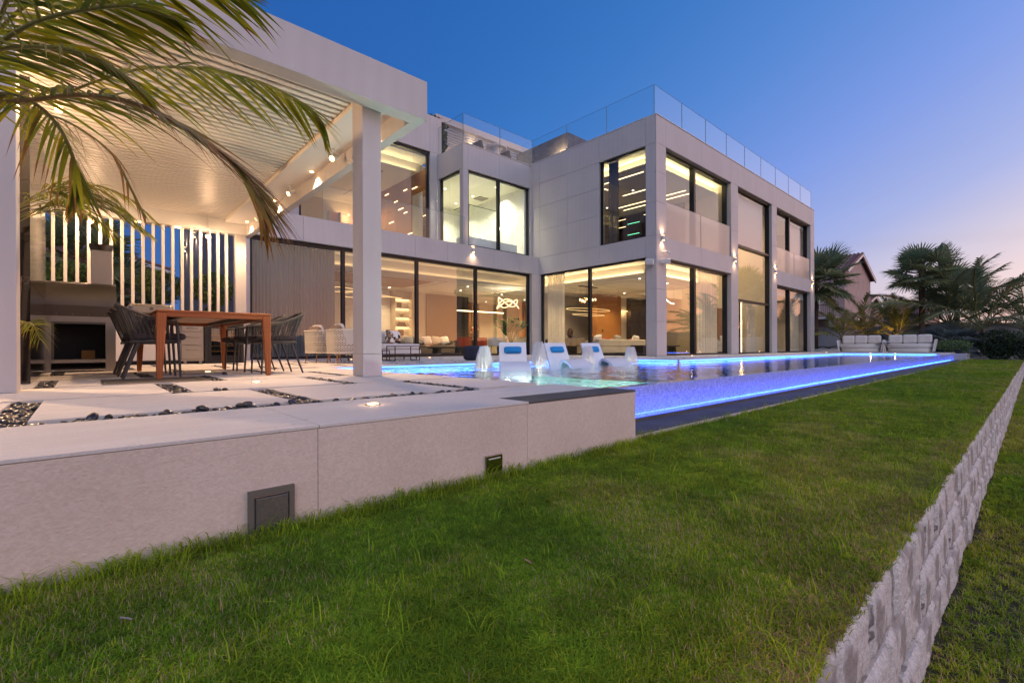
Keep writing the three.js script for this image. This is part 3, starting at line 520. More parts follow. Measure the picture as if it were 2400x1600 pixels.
// glass balustrades
const edgeMat = std({ color: 0x55706e, roughness: 0.3 });
function balus(axis, c, a0, a1, n, y0, y1, mat, name = 'balustrade_pane') {
  const w = (a1 - a0) / n;
  for (let k = 0; k < n; k++) {
    const p = a0 + k * w + 0.012, q = a0 + (k + 1) * w - 0.012;
    const g = axis === 'v' ? new THREE.PlaneGeometry(q - p, y1 - y0).translate((p + q) / 2, (y0 + y1) / 2, -c) : new THREE.PlaneGeometry(q - p, y1 - y0).rotateY(-Math.PI / 2).translate(c, (y0 + y1) / 2, -(p + q) / 2);
    const at = (e, f, r, s) => axis === 'v' ? bx(e, f, r, s, c - 0.006, c + 0.006) : bx(c - 0.006, c + 0.006, r, s, e, f);
    const o = part(villa, name, g, mat); part(o, 'edge', [at(p - 0.006, p, y0, y1), at(q, q + 0.006, y0, y1), at(p, q, y1, y1 + 0.006)], edgeMat);
  }
}
balus('v', 9.22, 15.36, 33.25, 9, 8.5, 9.83, M.clear); balus('u', 15.36, 9.24, 15.5, 3, 8.5, 9.83, M.clear);
balus('v', 15.5, 11.42, 15.34, 2, 8.5, 9.82, M.clear); balus('u', 11.42, 15.52, 17.28, 1, 8.5, 9.82, M.clear);
balus('v', 9.14, 15.96, 21.48, 2, 4.37, 5.7, M.frit); balus('v', 9.14, 27.12, 32.68, 2, 4.37, 5.6, M.frit);
balus('v', 15.1, 5.6, 11.2, 3, 4.38, 5.48, M.clear);
part(villa, 'parapet_cap', [bx(15.242, 33.4, 8.692, 8.715, 9.07, 9.5), bx(15.225, 15.6, 8.692, 8.714, 9.502, 15.44), bx(11.34, 15.22, 8.602, 8.62, 15.4, 15.64)], M.white);

// wall lights that throw light up and down
function sconce(u, y, v, du, dv, label, I = 3.2, group = 'up and down wall lights') {
  const t = thing('wall_light', label, 'wall light', [u, y - 0.09, v], group), cu = u + du * 0.06, cv = v + dv * 0.06;
  part(t, 'body', new THREE.CylinderGeometry(0.045, 0.045, 0.17, 20).translate(cu, y, -cv), M.white);
  part(t, 'bracket', rod(P(u, y, v), P(cu, y, cv), 0.02), M.white);
  part(t, 'lens', new THREE.CylinderGeometry(0.036, 0.036, 0.006, 20).translate(cu, y + 0.089, -cv), M.warm);
  part(t, 'lens', new THREE.CylinderGeometry(0.036, 0.036, 0.006, 20).translate(cu, y - 0.089, -cv), M.warm);
  spot(t, P(cu, y + 0.1, cv), P(cu - du * 0.012, y + 1, cv - dv * 0.012), WARM, I, 1.15, 1, 2.5);
  spot(t, P(cu, y - 0.1, cv), P(cu - du * 0.012, y - 1, cv - dv * 0.012), WARM, I, 1.15, 1, 2.5);
}
sconce(15.62, 4.28, 9.09, 0, -1, 'white wall light on the corner pilaster above the speakers');
sconce(21.8, 4.25, 9.09, 0, -1, 'white wall light on the pilaster left of the tall window');
sconce(26.8, 4.25, 9.09, 0, -1, 'white wall light on the pilaster right of the tall window');
sconce(32.95, 4.24, 9.09, 0, -1, 'white wall light on the far end pilaster of the villa');
sconce(11.5, 4.2, 15.0, 0, -1, 'white wall light on the band above the living room glass', 4);
for (const [v, y, k] of [[21.7, 4.7, 'nearest'], [24.0, 4.5, 'second'], [26.6, 4.46, 'third'], [29.3, 4.43, 'farthest']]) { if (v < 26) sconce(3.24, y, v, -1, 0, k + ' wall light on the grey side wall behind the slat screen', 7, 'side wall lights'); }
{
  // loudspeakers and a camera at the corner
  for (const [axis, lab] of [['u', 'white outdoor speaker on the pergola side of the corner pilaster'], ['v', 'white outdoor speaker on the lawn side of the corner pilaster']]) {
    const o = axis === 'u' ? [15.1, 3.38, 9.28] : [15.62, 3.42, 8.93], t = thing('wall_speaker', lab, 'speaker', axis === 'u' ? [15.24, 3.25, 9.3] : [15.62, 3.25, 9.09], 'corner speakers');
    part(t, 'cabinet', new RoundedBoxGeometry(0.3, 0.2, 0.18, 3, 0.035).rotateY(axis === 'u' ? -1.15 : -0.35).rotateX(0.1).translate(o[0], o[1], -o[2]), M.whiteGloss);
    part(t, 'grille', new RoundedBoxGeometry(0.26, 0.16, 0.02, 2, 0.008).translate(0, 0, 0.088).rotateY(axis === 'u' ? -1.15 : -0.35).rotateX(0.1).translate(o[0], o[1], -o[2]), std({ color: 0xb9b8b6, roughness: 0.8 }));
    part(t, 'bracket', axis === 'u' ? rod(P(15.24, 3.38, 9.3), P(15.1, 3.38, 9.28), 0.025) : rod(P(15.62, 3.42, 9.09), P(15.62, 3.42, 8.95), 0.025), M.white);
  }
  const t = thing('security_camera', 'small white security camera under the corner wall light', 'camera', [15.7, 3.7, 9.09]);
  part(t, 'mount', rod(P(15.66, 3.8, 9.09), P(15.68, 3.8, 9.0), 0.03), M.white);
  part(t, 'body', rod(P(15.66, 3.81, 8.99), P(15.85, 3.74, 8.9), 0.035, 0.035, 16), M.white); part(t, 'lens', rod(P(15.851, 3.7395, 8.8995), P(15.856, 3.737, 8.897), 0.028, 0.028, 16), M.dark);
}
// roof terrace: pergola, covered chairs, funnel table, stair head, wall planting
{
  const t = thing('roof_pergola', 'white louvred pergola on the roof terrace', 'pergola', [17, 8.5, 19.5]);
  part(t, 'fascia', [bx(12.2, 19.6, 10.95, 11.25, 18.7, 18.9), bx(19.4, 19.6, 10.95, 11.25, 18.9, 24), bx(12.2, 12.4, 10.95, 11.25, 18.9, 24)], M.clad);
  for (let k = 0; k < 20; k++) part(t, 'louvre', bx(12.42, 19.38, 11.0, 11.03, 18.95 + k * 0.25, 19.12 + k * 0.25), M.louvre);
  part(t, 'post', bx(12.2, 12.4, 8.5, 10.95, 18.7, 18.9), M.white); part(t, 'post', bx(19.35, 19.6, 8.5, 10.95, 18.7, 18.9), M.white);
  part(t, 'back_wall', bx(12.2, 19.6, 8.5, 10.94, 24, 24.2), M.inWall);
  point(t, P(16, 10.6, 21), WARM, 7, 4); part(t, 'ceiling_lamp', new THREE.CylinderGeometry(0.12, 0.12, 0.1, 16).translate(16, 10.93, -21), M.warmSoft);
  const s = thing('stair_head', 'grey rendered stair head box on the roof with a lit lamp', 'roof structure', [18.4, 8.5, 16.2]);
  part(s, 'wall', bx(17.6, 21.5, 8.5, 10.85, 15.3, 19), M.greyWall);
  part(s, 'lamp', new THREE.SphereGeometry(0.09, 16, 12).translate(17.5, 9.75, -15.7), M.warm); part(s, 'lamp_bracket', rod(P(17.6, 9.75, 15.7), P(17.55, 9.75, 15.7), 0.03), M.white); point(s, P(17.35, 9.8, 15.65), WARM, 6, 3);
  const f = thing('funnel_table', 'white funnel-shaped bar table on the roof terrace', 'table', [15.2, 8.5, 17.9]);
  part(f, 'stem', new THREE.LatheGeometry([[0.3, 0], [0.28, 0.03], [0.1, 0.15], [0.075, 0.7], [0.12, 1.2], [0.3, 1.62], [0.34, 1.66]].map(([a, b]) => new THREE.Vector2(a, b)), 28).translate(15.2, 8.5, -17.9), M.whiteGloss);
  part(f, 'top', new THREE.CylinderGeometry(0.55, 0.52, 0.05, 40).translate(15.2, 10.19, -17.9), M.whiteGloss);
  for (const [u, lab] of [[14.35, 'dark covered chair on the roof left of the funnel table'], [16.1, 'dark covered chair on the roof right of the funnel table']]) {
    const c = thing('roof_chair', lab, 'chair', [u, 8.5, 17.7], 'covered roof chairs');
    part(c, 'seat', rbx(u - 0.4, u + 0.4, 9.1, 9.5, 17.4, 18.1, 0.1, 3), M.seat); part(c, 'backrest', new RoundedBoxGeometry(0.16, 0.62, 0.75, 3, 0.07).rotateZ(0.3).translate(u - 0.42, 9.78, -17.75), M.seat);
    for (const [a, b] of [[-0.34, 17.45], [0.34, 17.45], [-0.34, 18.05], [0.34, 18.05]]) part(c, 'leg', rod(P(u + a, 8.5, b), P(u + a, 9.15, b), 0.02), M.alu);
  }
}

// ---------- pergola over the outdoor kitchen ----------
const pergola = thing('pergola', 'white pergola with louvred ceiling over the dining table', 'pergola', [0, 0, 9]);
part(pergola, 'front_beam', rbx(-4.5, 3.11, 3.09, 3.56, 4.95, 5.15, 0.006, 1), M.clad);
part(pergola, 'side_beam', rbx(2.975, 3.109, 3.091, 3.559, 5.152, 13.28, 0.006, 1), M.clad);
part(pergola, 'back_beam', [bx(-4.5, 2.974, 3.09, 3.519, 12.9, 13.24)], M.white);
part(pergola, 'ceiling_strip', bx(2.53, 2.974, 3.33, 3.4, 5.152, 12.899), M.white);
part(pergola, 'louvre_frame', [bx(2.5, 2.528, 3.325, 3.46, 5.152, 12.899), bx(-4.4, 2.499, 3.36, 3.46, 5.152, 5.2)], M.louvre);
for (let k = 0; k < 59; k++) { const v = 5.29 + k * 0.13; part(pergola, 'louvre', uvm(new RoundedBoxGeometry(6.9, 0.03, 0.086, 1, 0.008).rotateX(0.06).translate(-0.955, 3.4, -v)), M.louvre); }
part(pergola, 'roof_sheet', bx(-4.5, 3.1, 3.52, 3.55, 5.153, 13.2), M.white);
const col = part(pergola, 'column', rbx(2.372, 2.602, 0.262, 3.329, 5.153, 5.43, 0.006, 1), M.clad); part(col, 'plinth', rbx(2.37, 2.604, 0.0015, 0.259, 5.1515, 5.432, 0.004, 1), M.clad);
part(pergola, 'column', rbx(-0.63, -0.372, 0.0015, 3.329, 5.153, 5.43, 0.006, 1), M.clad);
part(pergola, 'column', rbx(2.74, 2.972, 0.0015, 3.089, 13.0, 13.24, 0.006, 1), M.clad);
part(pergola, 'column', rbx(-1.75, -1.52, 0.0015, 3.089, 13.0, 13.24, 0.006, 1), M.clad);
for (let k = 0; k < 23; k++) { const u = -1.35 + k * 0.1765; if (u < 2.68) part(pergola, 'screen_slat', rbx(u, u + 0.056, 0.95, 3.089, 13.02, 13.12, 0.004, 1), M.white); }
part(pergola, 'screen_base', bx(-1.5, 2.739, 0.0015, 0.949, 13.02, 13.2), M.greyWall);
// spot cans, downlights
{
  let n = 0;
  const can = (u, y, v, du, dy, dv, lab, I, ang, mountY) => {
    const t = thing('spotlight', lab, 'spotlight', [u, mountY, v], 'pergola spotlights'), d = new THREE.Vector3(du, dy, -dv).normalize(), c = P(u, y, v);
    part(t, 'stem', rod(P(u, mountY, v), P(u, y + 0.02, v), 0.012), M.white); part(t, 'rose', new THREE.CylinderGeometry(0.045, 0.045, 0.02, 20).translate(u, mountY - 0.01, -v), M.white);
    part(t, 'can', rod(c.clone().addScaledVector(d, -0.07), c.clone().addScaledVector(d, 0.055), 0.042, 0.042, 20), M.white);
    part(t, 'lens', rod(c.clone().addScaledVector(d, 0.0555), c.clone().addScaledVector(d, 0.06), 0.037, 0.037, 20), M.warm);
    const s = c.clone().addScaledVector(d, 0.075); spot(t, s, s.clone().add(d), WARM, I, ang, 0.7, 1.8);
  };
  can(2.8, 3.19, 7.07, -0.75, -0.62, -0.5, 'round spotlight on the pergola ceiling nearest the front column', 40, 0.7, 3.33);
  can(2.84, 3.19, 9.19, -0.9, -0.6, -0.15, 'round spotlight in the middle of the pergola ceiling strip', 34, 0.7, 3.33);
  can(2.86, 3.19, 11.44, -0.75, -0.55, 0.55, 'round spotlight on the pergola ceiling nearest the house', 7, 0.7, 3.33);
  const globe = (u, y, v, lab, I, mountY) => { const t = thing('globe_light', lab, 'lamp', [u, mountY, v], 'pergola globe lights'); part(t, 'stem', rod(P(u, mountY, v), P(u, y + 0.03, v), 0.01), M.white); part(t, 'cap', new THREE.CylinderGeometry(0.03, 0.045, 0.05, 20).translate(u, y + 0.045, -v), M.white); part(t, 'bulb', new THREE.SphereGeometry(0.05, 20, 14).translate(u, y, -v), M.warm); point(t, P(u, y, v), WARM, I, 2); };
  globe(0.12, 2.9, 12.72, 'bright globe light over the grill chimney below the back beam', 4.5, 3.38);
  globe(2.13, 2.9, 12.72, 'bright globe light below the back beam beside the rear column', 4.5, 3.38);
  globe(-1.5, 2.95, 7.2, 'globe light outside the picture behind the marble wall', 46, 3.38);
  can(-0.2, 3.1, 7.6, 0.02, -0.16, -0.98, 'spotlight above the black marble wall', 48, 0.42, 3.38);
  can(-0.6, 3.1, 11.0, 0.45, -0.55, 0.6, 'spotlight above the outdoor kitchen end', 6, 0.75, 3.38);
  for (const [v, lab] of [[6.12, 'recessed downlight hidden behind the front column'], [8.23, 'recessed downlight between the first two pergola spotlights'], [10.35, 'recessed downlight between the last two pergola spotlights'], [12.5, 'recessed downlight at the house end of the pergola']]) {
    const t = thing('downlight', lab, 'downlight', [2.88, 3.32, v], 'pergola downlights');
    part(t, 'trim', new THREE.CylinderGeometry(0.04, 0.04, 0.008, 20).translate(2.88, 3.326, -v), M.white); part(t, 'lens', new THREE.CylinderGeometry(0.03, 0.03, 0.006, 20).translate(2.88, 3.319, -v), M.warm);
    spot(t, P(2.88, 3.3, v), P(2.885, 0, v), WARM, 26, 1.0, 0.9, 1.5);
  }
  for (const [u, lab] of [[0.88, 'square recessed light over the left slat gap'], [1.6, 'square recessed light over the right slat gap']]) {
    const t = thing('downlight', lab, 'downlight', [u, 3.085, 13.07], 'slat screen lights'); part(t, 'lens', bx(u - 0.055, u + 0.055, 3.078, 3.0885, 13.02, 13.11), M.warm); spot(t, P(u, 3.06, 13.06), P(u, 0, 13.06), WARM, 3, 0.5, 0.8, 2);
  }
}
// polished black marble wall
{
  const t = thing('marble_wall', 'polished black marble wall with white veins beside the grill', 'wall', [-0.6, 0, 7.6]);
  for (const [v0, v1] of [[6.37, 7.62], [7.623, 8.88]]) for (const [y0, y1] of [[0.002, 0.96], [0.963, 1.92], [1.923, 2.9]]) part(t, 'marble_slab', bx(-0.82, -0.37, y0, y1, v0, v1), M.black);
}
// big charcoal grill with hood and chimney
{
  const t = thing('charcoal_grill', 'stainless steel charcoal grill with curved hood and square chimney', 'grill', [-0.03, 0, 9.55]);
  const pr = new THREE.Shape(); pr.moveTo(-9.18, 0.8); pr.lineTo(-9.16, 0.95); pr.quadraticCurveTo(-9.17, 1.26, -9.48, 1.31); pr.lineTo(-9.95, 1.31); pr.lineTo(-9.95, 0.8); pr.closePath();
  const hoodG = uvm(new THREE.ExtrudeGeometry(pr, { depth: 0.8, bevelEnabled: false, curveSegments: 14 }).rotateY(Math.PI / 2).translate(-0.43, 0, 0));
  // the profile is drawn in (z, y): turn it so that its depth runs along u
  const fix = hoodG.attributes.position, fn = hoodG.attributes.normal;
  for (let i = 0; i < fix.count; i++) { const x = fix.getX(i), z = fix.getZ(i); fix.setXYZ(i, x, fix.getY(i), -z); fn.setXYZ(i, fn.getX(i), fn.getY(i), -fn.getZ(i)); }
  for (let i = 0; i < fix.count; i += 3) for (const A of [hoodG.attributes.position, hoodG.attributes.normal, hoodG.attributes.uv]) { const n = A.itemSize, a = A.array; for (let k = 0; k < n; k++) { const q = a[(i + 1) * n + k]; a[(i + 1) * n + k] = a[(i + 2) * n + k]; a[(i + 2) * n + k] = q; } }
  part(t, 'hood', hoodG, M.steelDark);
  for (let k = 0; k < 4; k++) part(t, 'rivet', new THREE.SphereGeometry(0.006, 8, 6).translate(-0.28 + k * 0.17, 0.825, -9.175), M.steel);
  part(t, 'chimney', rbx(0.09, 0.33, 1.305, 1.82, 9.5, 9.74, 0.004, 1), M.steel);
  part(t, 'chimney_cap', new THREE.CylinderGeometry(0.205, 0.172, 0.09, 4, 1).rotateY(Math.PI / 4).translate(0.21, 1.866, -9.62), M.steelDark);
  part(t, 'lintel', bx(-0.42, 0.36, 0.72, 0.799, 9.2, 9.9), M.steel);
  part(t, 'firebox', [bx(-0.42, 0.36, 0.03, 0.719, 9.86, 9.9), bx(-0.40, 0.34, 0.03, 0.06, 9.24, 9.859)], std({ map: T.black, roughness: 0.5 }));
  part(t, 'leg', [bx(0.245, 0.36, 0.002, 0.719, 9.2, 9.28), bx(0.31, 0.36, 0.062, 0.719, 9.281, 9.858)], M.steel); part(t, 'leg', [bx(-0.42, -0.335, 0.002, 0.719, 9.2, 9.28), bx(-0.42, -0.37, 0.062, 0.719, 9.281, 9.858)], M.steel);
  part(t, 'opening_trim', [bx(-0.334, -0.305, 0.182, 0.719, 9.21, 9.24), bx(-0.304, 0.244, 0.69, 0.719, 9.21, 9.24)], M.steelDark);
  part(t, 'shelf', bx(-0.334, 0.244, 0.13, 0.18, 9.2, 9.858), M.steel);
  single('cardboard_box', 'small brown cardboard box on the grill shelf', 'box', [rbx(-0.02, 0.13, 0.181, 0.31, 9.35, 9.55, 0.004)], std({ color: 0x8a6a42, roughness: 0.9 }));
}
// kitchen counter
{
  const t = thing('outdoor_kitchen', 'outdoor kitchen counter with white doors and black stone end', 'kitchen counter', [1.2, 0, 12.6]);
  part(t, 'plinth', bx(0.3, 2.73, 0.002, 0.08, 12.3, 13.01), M.dark);
  part(t, 'carcass', bx(0.3, 1.52, 0.081, 0.9, 12.24, 13.01), M.white);
  for (const [a, b] of [[0.31, 0.71], [0.714, 1.11], [1.114, 1.51]]) part(t, 'door', rbx(a, b, 0.09, 0.89, 12.215, 12.239, 0.004, 1), M.white);
  part(t, 'end_panel', [bx(1.97, 2.03, 0.002, 0.9, 12.2, 13.01), bx(2.68, 2.735, 0.002, 0.9, 12.2, 13.01), bx(2.031, 2.679, 0.002, 0.06, 12.25, 13.01), bx(2.031, 2.679, 0.84, 0.9, 12.2, 13.01)], std({ map: T.black, color: 0xffffff, roughness: 0.4 }));
  part(t, 'worktop', rbx(0.27, 2.738, 0.902, 0.94, 12.17, 13.015, 0.004, 1), std({ map: T.black, roughness: 0.3 }));
  const d = thing('drawer_unit', 'stainless steel drawer unit built into the kitchen counter', 'drawers', [1.75, 0.06, 12.5]);
  part(d, 'frame', [bx(1.53, 1.96, 0.06, 0.895, 12.25, 12.99)], M.steel);
  for (const [y0, y1] of [[0.1, 0.4], [0.41, 0.68], [0.7, 0.87]]) { const f = part(d, 'drawer', rbx(1.55, 1.94, y0, y1, 12.215, 12.248, 0.008), M.steel); part(f, 'handle', tube([P(1.64, y1 - 0.1, 12.214), P(1.68, y1 - 0.1, 12.18), P(1.81, y1 - 0.1, 12.18), P(1.85, y1 - 0.1, 12.214)], 0.007, 10, 6), M.steel); }
  for (const u of [1.6, 1.88]) part(d, 'foot', bx(u, u + 0.05, 0.002, 0.059, 12.27, 12.32), M.steel);
  const f = thing('wine_fridge', 'black wine fridge with lit glass door and shelves', 'fridge', [2.35, 0.06, 12.5]);
  part(f, 'cabinet', [bx(2.035, 2.675, 0.062, 0.838, 12.7, 12.99), bx(2.035, 2.06, 0.062, 0.838, 12.26, 12.699), bx(2.65, 2.675, 0.062, 0.838, 12.26, 12.699), bx(2.061, 2.649, 0.062, 0.09, 12.26, 12.699), bx(2.061, 2.649, 0.81, 0.838, 12.26, 12.699)], M.dark);
  const dr = part(f, 'door', [bx(2.035, 2.1, 0.062, 0.838, 12.215, 12.255), bx(2.61, 2.675, 0.062, 0.838, 12.215, 12.255), bx(2.101, 2.609, 0.062, 0.16, 12.215, 12.255), bx(2.101, 2.609, 0.78, 0.838, 12.215, 12.255)], M.dark); part(dr, 'pane', bx(2.101, 2.609, 0.161, 0.779, 12.232, 12.236), M.pane);
  for (const y of [0.26, 0.38, 0.5, 0.62]) { part(f, 'shelf', bx(2.061, 2.649, y, y + 0.012, 12.3, 12.69), M.woodPanel); for (let k = 0; k < 6; k++) part(f, 'bottle', rod(P(2.11 + k * 0.095, y + 0.05, 12.36), P(2.11 + k * 0.095, y + 0.05, 12.64), 0.036, 0.036, 10), std({ color: 0x1d2b22, roughness: 0.1 })); }
  part(f, 'light_strip', bx(2.1, 2.6, 0.8, 0.808, 12.3, 12.33), glow(0xbfe4ff, 6)); area(f, P(2.35, 0.797, 12.315), P(2.35, 0, 12.36), 0xbfe4ff, 20, 0.5, 0.03);
  const g = thing('gas_grill', 'stainless steel built-in gas grill with domed lid on the counter', 'grill', [1.05, 0.94, 12.55]);
  part(g, 'base', rbx(0.67, 1.44, 0.942, 1.02, 12.25, 12.95, 0.01), M.steel); part(g, 'lid', rbx(0.68, 1.43, 1.021, 1.26, 12.3, 12.92, 0.07, 4), M.steel);
  part(g, 'thermometer', rod(P(1.05, 1.16, 12.301), P(1.05, 1.16, 12.285), 0.035, 0.035, 20), M.steelDark); part(g, 'handle', tube([P(0.76, 1.07, 12.3), P(0.78, 1.07, 12.25), P(1.33, 1.07, 12.25), P(1.35, 1.07, 12.3)], 0.012, 16, 8), M.steel);
}

// ---------- dining table and chairs ----------
{
  const t = thing('dining_table', 'rectangular reddish wooden dining table on four tapered legs', 'table', [1.14, 0, 7.52]);
  const U0 = 0.575, U1 = 1.705, V0 = 6.27, V1 = 8.76;
  part(t, 'apron', [rbx(U0 + 0.08, U1 - 0.08, 0.675, 0.742, V0 + 0.012, V0 + 0.055, 0.008), rbx(U0 + 0.08, U1 - 0.08, 0.675, 0.742, V1 - 0.055, V1 - 0.012, 0.008), rbx(U0 + 0.012, U0 + 0.055, 0.675, 0.742, V0 + 0.08, V1 - 0.08, 0.008), rbx(U1 - 0.055, U1 - 0.012, 0.675, 0.742, V0 + 0.08, V1 - 0.08, 0.008)], M.wood);
  part(t, 'rail', [bx(0.8, 0.84, 0.68, 0.72, V0 + 0.06, V1 - 0.06), bx(1.44, 1.48, 0.68, 0.72, V0 + 0.06, V1 - 0.06)], M.alu);
  for (let k = 0; k < 9; k++) { const w = (V1 - V0 - 0.12) / 9, v = V0 + 0.06 + k * w; part(t, 'top_board', rbx(U0 + 0.06, U1 - 0.06, 0.722, 0.748, v + 0.003, v + w - 0.003, 0.004, 1), M.wood); }
  part(t, 'top_frame', [rbx(U0, U1, 0.725, 0.75, V0, V0 + 0.058, 0.01), rbx(U0, U1, 0.725, 0.75, V1 - 0.058, V1, 0.01), rbx(U0 + 0.001, U0 + 0.058, 0.7249, 0.7497, V0 + 0.059, V1 - 0.059, 0.01), rbx(U1 - 0.058, U1 - 0.001, 0.7249, 0.7497, V0 + 0.059, V1 - 0.059, 0.01)], M.wood);
  for (const [u, v, sx, sv] of [[U0, V0, 1, 1], [U1, V0, -1, 1], [U0, V1, 1, -1], [U1, V1, -1, -1]]) {
    const g = new RoundedBoxGeometry(0.085, 0.722, 0.085, 3, 0.014), p = g.attributes.position;
    for (let i = 0; i < p.count; i++) { const y = p.getY(i) + 0.361, k = 0.62 + 0.38 * Math.min(1, y / 0.6) + (y > 0.62 ? (y - 0.62) * 1.4 : 0); p.setX(i, (p.getX(i) - sx * -0.0425) * k + sx * -0.0425); p.setZ(i, (p.getZ(i) - sv * 0.0425) * k + sv * 0.0425); }
    const gg = new THREE.BufferGeometry().copy(g).rotateX(0).translate(u + sx * 0.0435, 0.3635, -(v + sv * 0.0435)); gg.computeVertexNormals();
    const uvv = gg.attributes.uv, pp = gg.attributes.position; for (let i = 0; i < uvv.count; i++) uvv.setXY(i, pp.getY(i), pp.getX(i) + pp.getZ(i));
    part(t, 'leg', gg, M.wood);
  }
}
function ropeChair(label) {
  const t = model('rope_chair', label, 'chair', 'rope dining chairs'), W = 0.27;
  // open shell: rail from one arm, round the back, to the other arm; facing +x
  const rail = (s) => { const a = s * Math.PI, x = 0.2 - 0.46 * Math.sin(a) ** 0.8, z = W * (Math.cos(a) > 0 ? 1 : -1) * Math.abs(Math.cos(a)) ** 0.45, y = 0.625 + 0.175 * Math.sin(a) ** 1.4; return new THREE.Vector3(x - 0.06 * Math.sin(a), y, z * (1 + 0.06 * Math.sin(a))); };
  const low = (s) => { const a = s * Math.PI, x = 0.2 - 0.38 * Math.sin(a) ** 0.8, z = 0.235 * (Math.cos(a) > 0 ? 1 : -1) * Math.abs(Math.cos(a)) ** 0.45; return new THREE.Vector3(x, 0.415, z); };
  const S = Array.from({ length: 25 }, (_, k) => k / 24);
  part(t, 'top_rail', tube(S.map(rail), 0.017, 48, 7), M.rope); part(t, 'seat_rail', tube(S.map(low), 0.014, 40, 6), M.alu);
  const ropes = []; for (let k = 1; k < 46; k++) { const s = k / 46, a = rail(s), b = low(Math.min(1, Math.max(0, s + (k % 2 ? 0.012 : -0.012)))); ropes.push(rod(a, b, 0.0052, 0.0052, 5)); }
  part(t, 'rope_back', ropes, M.rope);
  part(t, 'seat_base', new RoundedBoxGeometry(0.44, 0.03, 0.46, 2, 0.012).translate(0.02, 0.405, 0), M.alu);
  part(t, 'cushion', new RoundedBoxGeometry(0.47, 0.075, 0.46, 4, 0.035).translate(0.055, 0.462, 0), M.seat);
  for (const z of [-1, 1]) {
    part(t, 'leg', rod(new THREE.Vector3(0.235, 0, z * 0.245), new THREE.Vector3(0.2, 0.63, z * W), 0.011, 0.017, 8), M.alu);
    part(t, 'leg', rod(new THREE.Vector3(-0.27, 0, z * 0.24), new THREE.Vector3(-0.13, 0.41, z * 0.2), 0.011, 0.017, 8), M.alu);
    part(t, 'back_strut', rod(new THREE.Vector3(-0.13, 0.41, z * 0.2), rail(z > 0 ? 0.28 : 0.72), 0.014, 0.011, 7), M.alu);
  }
  return t;
}
{
  const side = { L: [0.6, 0], R: [1.84, Math.PI] };
  const spots = [['L', 6.72, 'grey rope chair nearest the lawn on the grill side of the table'], ['L', 7.47, 'grey rope chair in the middle of the grill side of the table'], ['L', 8.2, 'grey rope chair nearest the kitchen on the grill side of the table'], ['R', 6.78, 'grey rope chair nearest the lawn on the pool side of the table'], ['R', 7.5, 'grey rope chair in the middle of the pool side of the table'], ['R', 8.22, 'grey rope chair nearest the kitchen on the pool side of the table']];
  let first = null;
  for (const [s, v, lab] of spots) { const c = first ? copy(first, lab) : (first = ropeChair(lab)); place(c, side[s][0] + (s === 'L' ? -0.02 : 0.05) + rr(-0.015, 0.015), 0.0016, v, side[s][1] + rr(-0.05, 0.05)); }
}

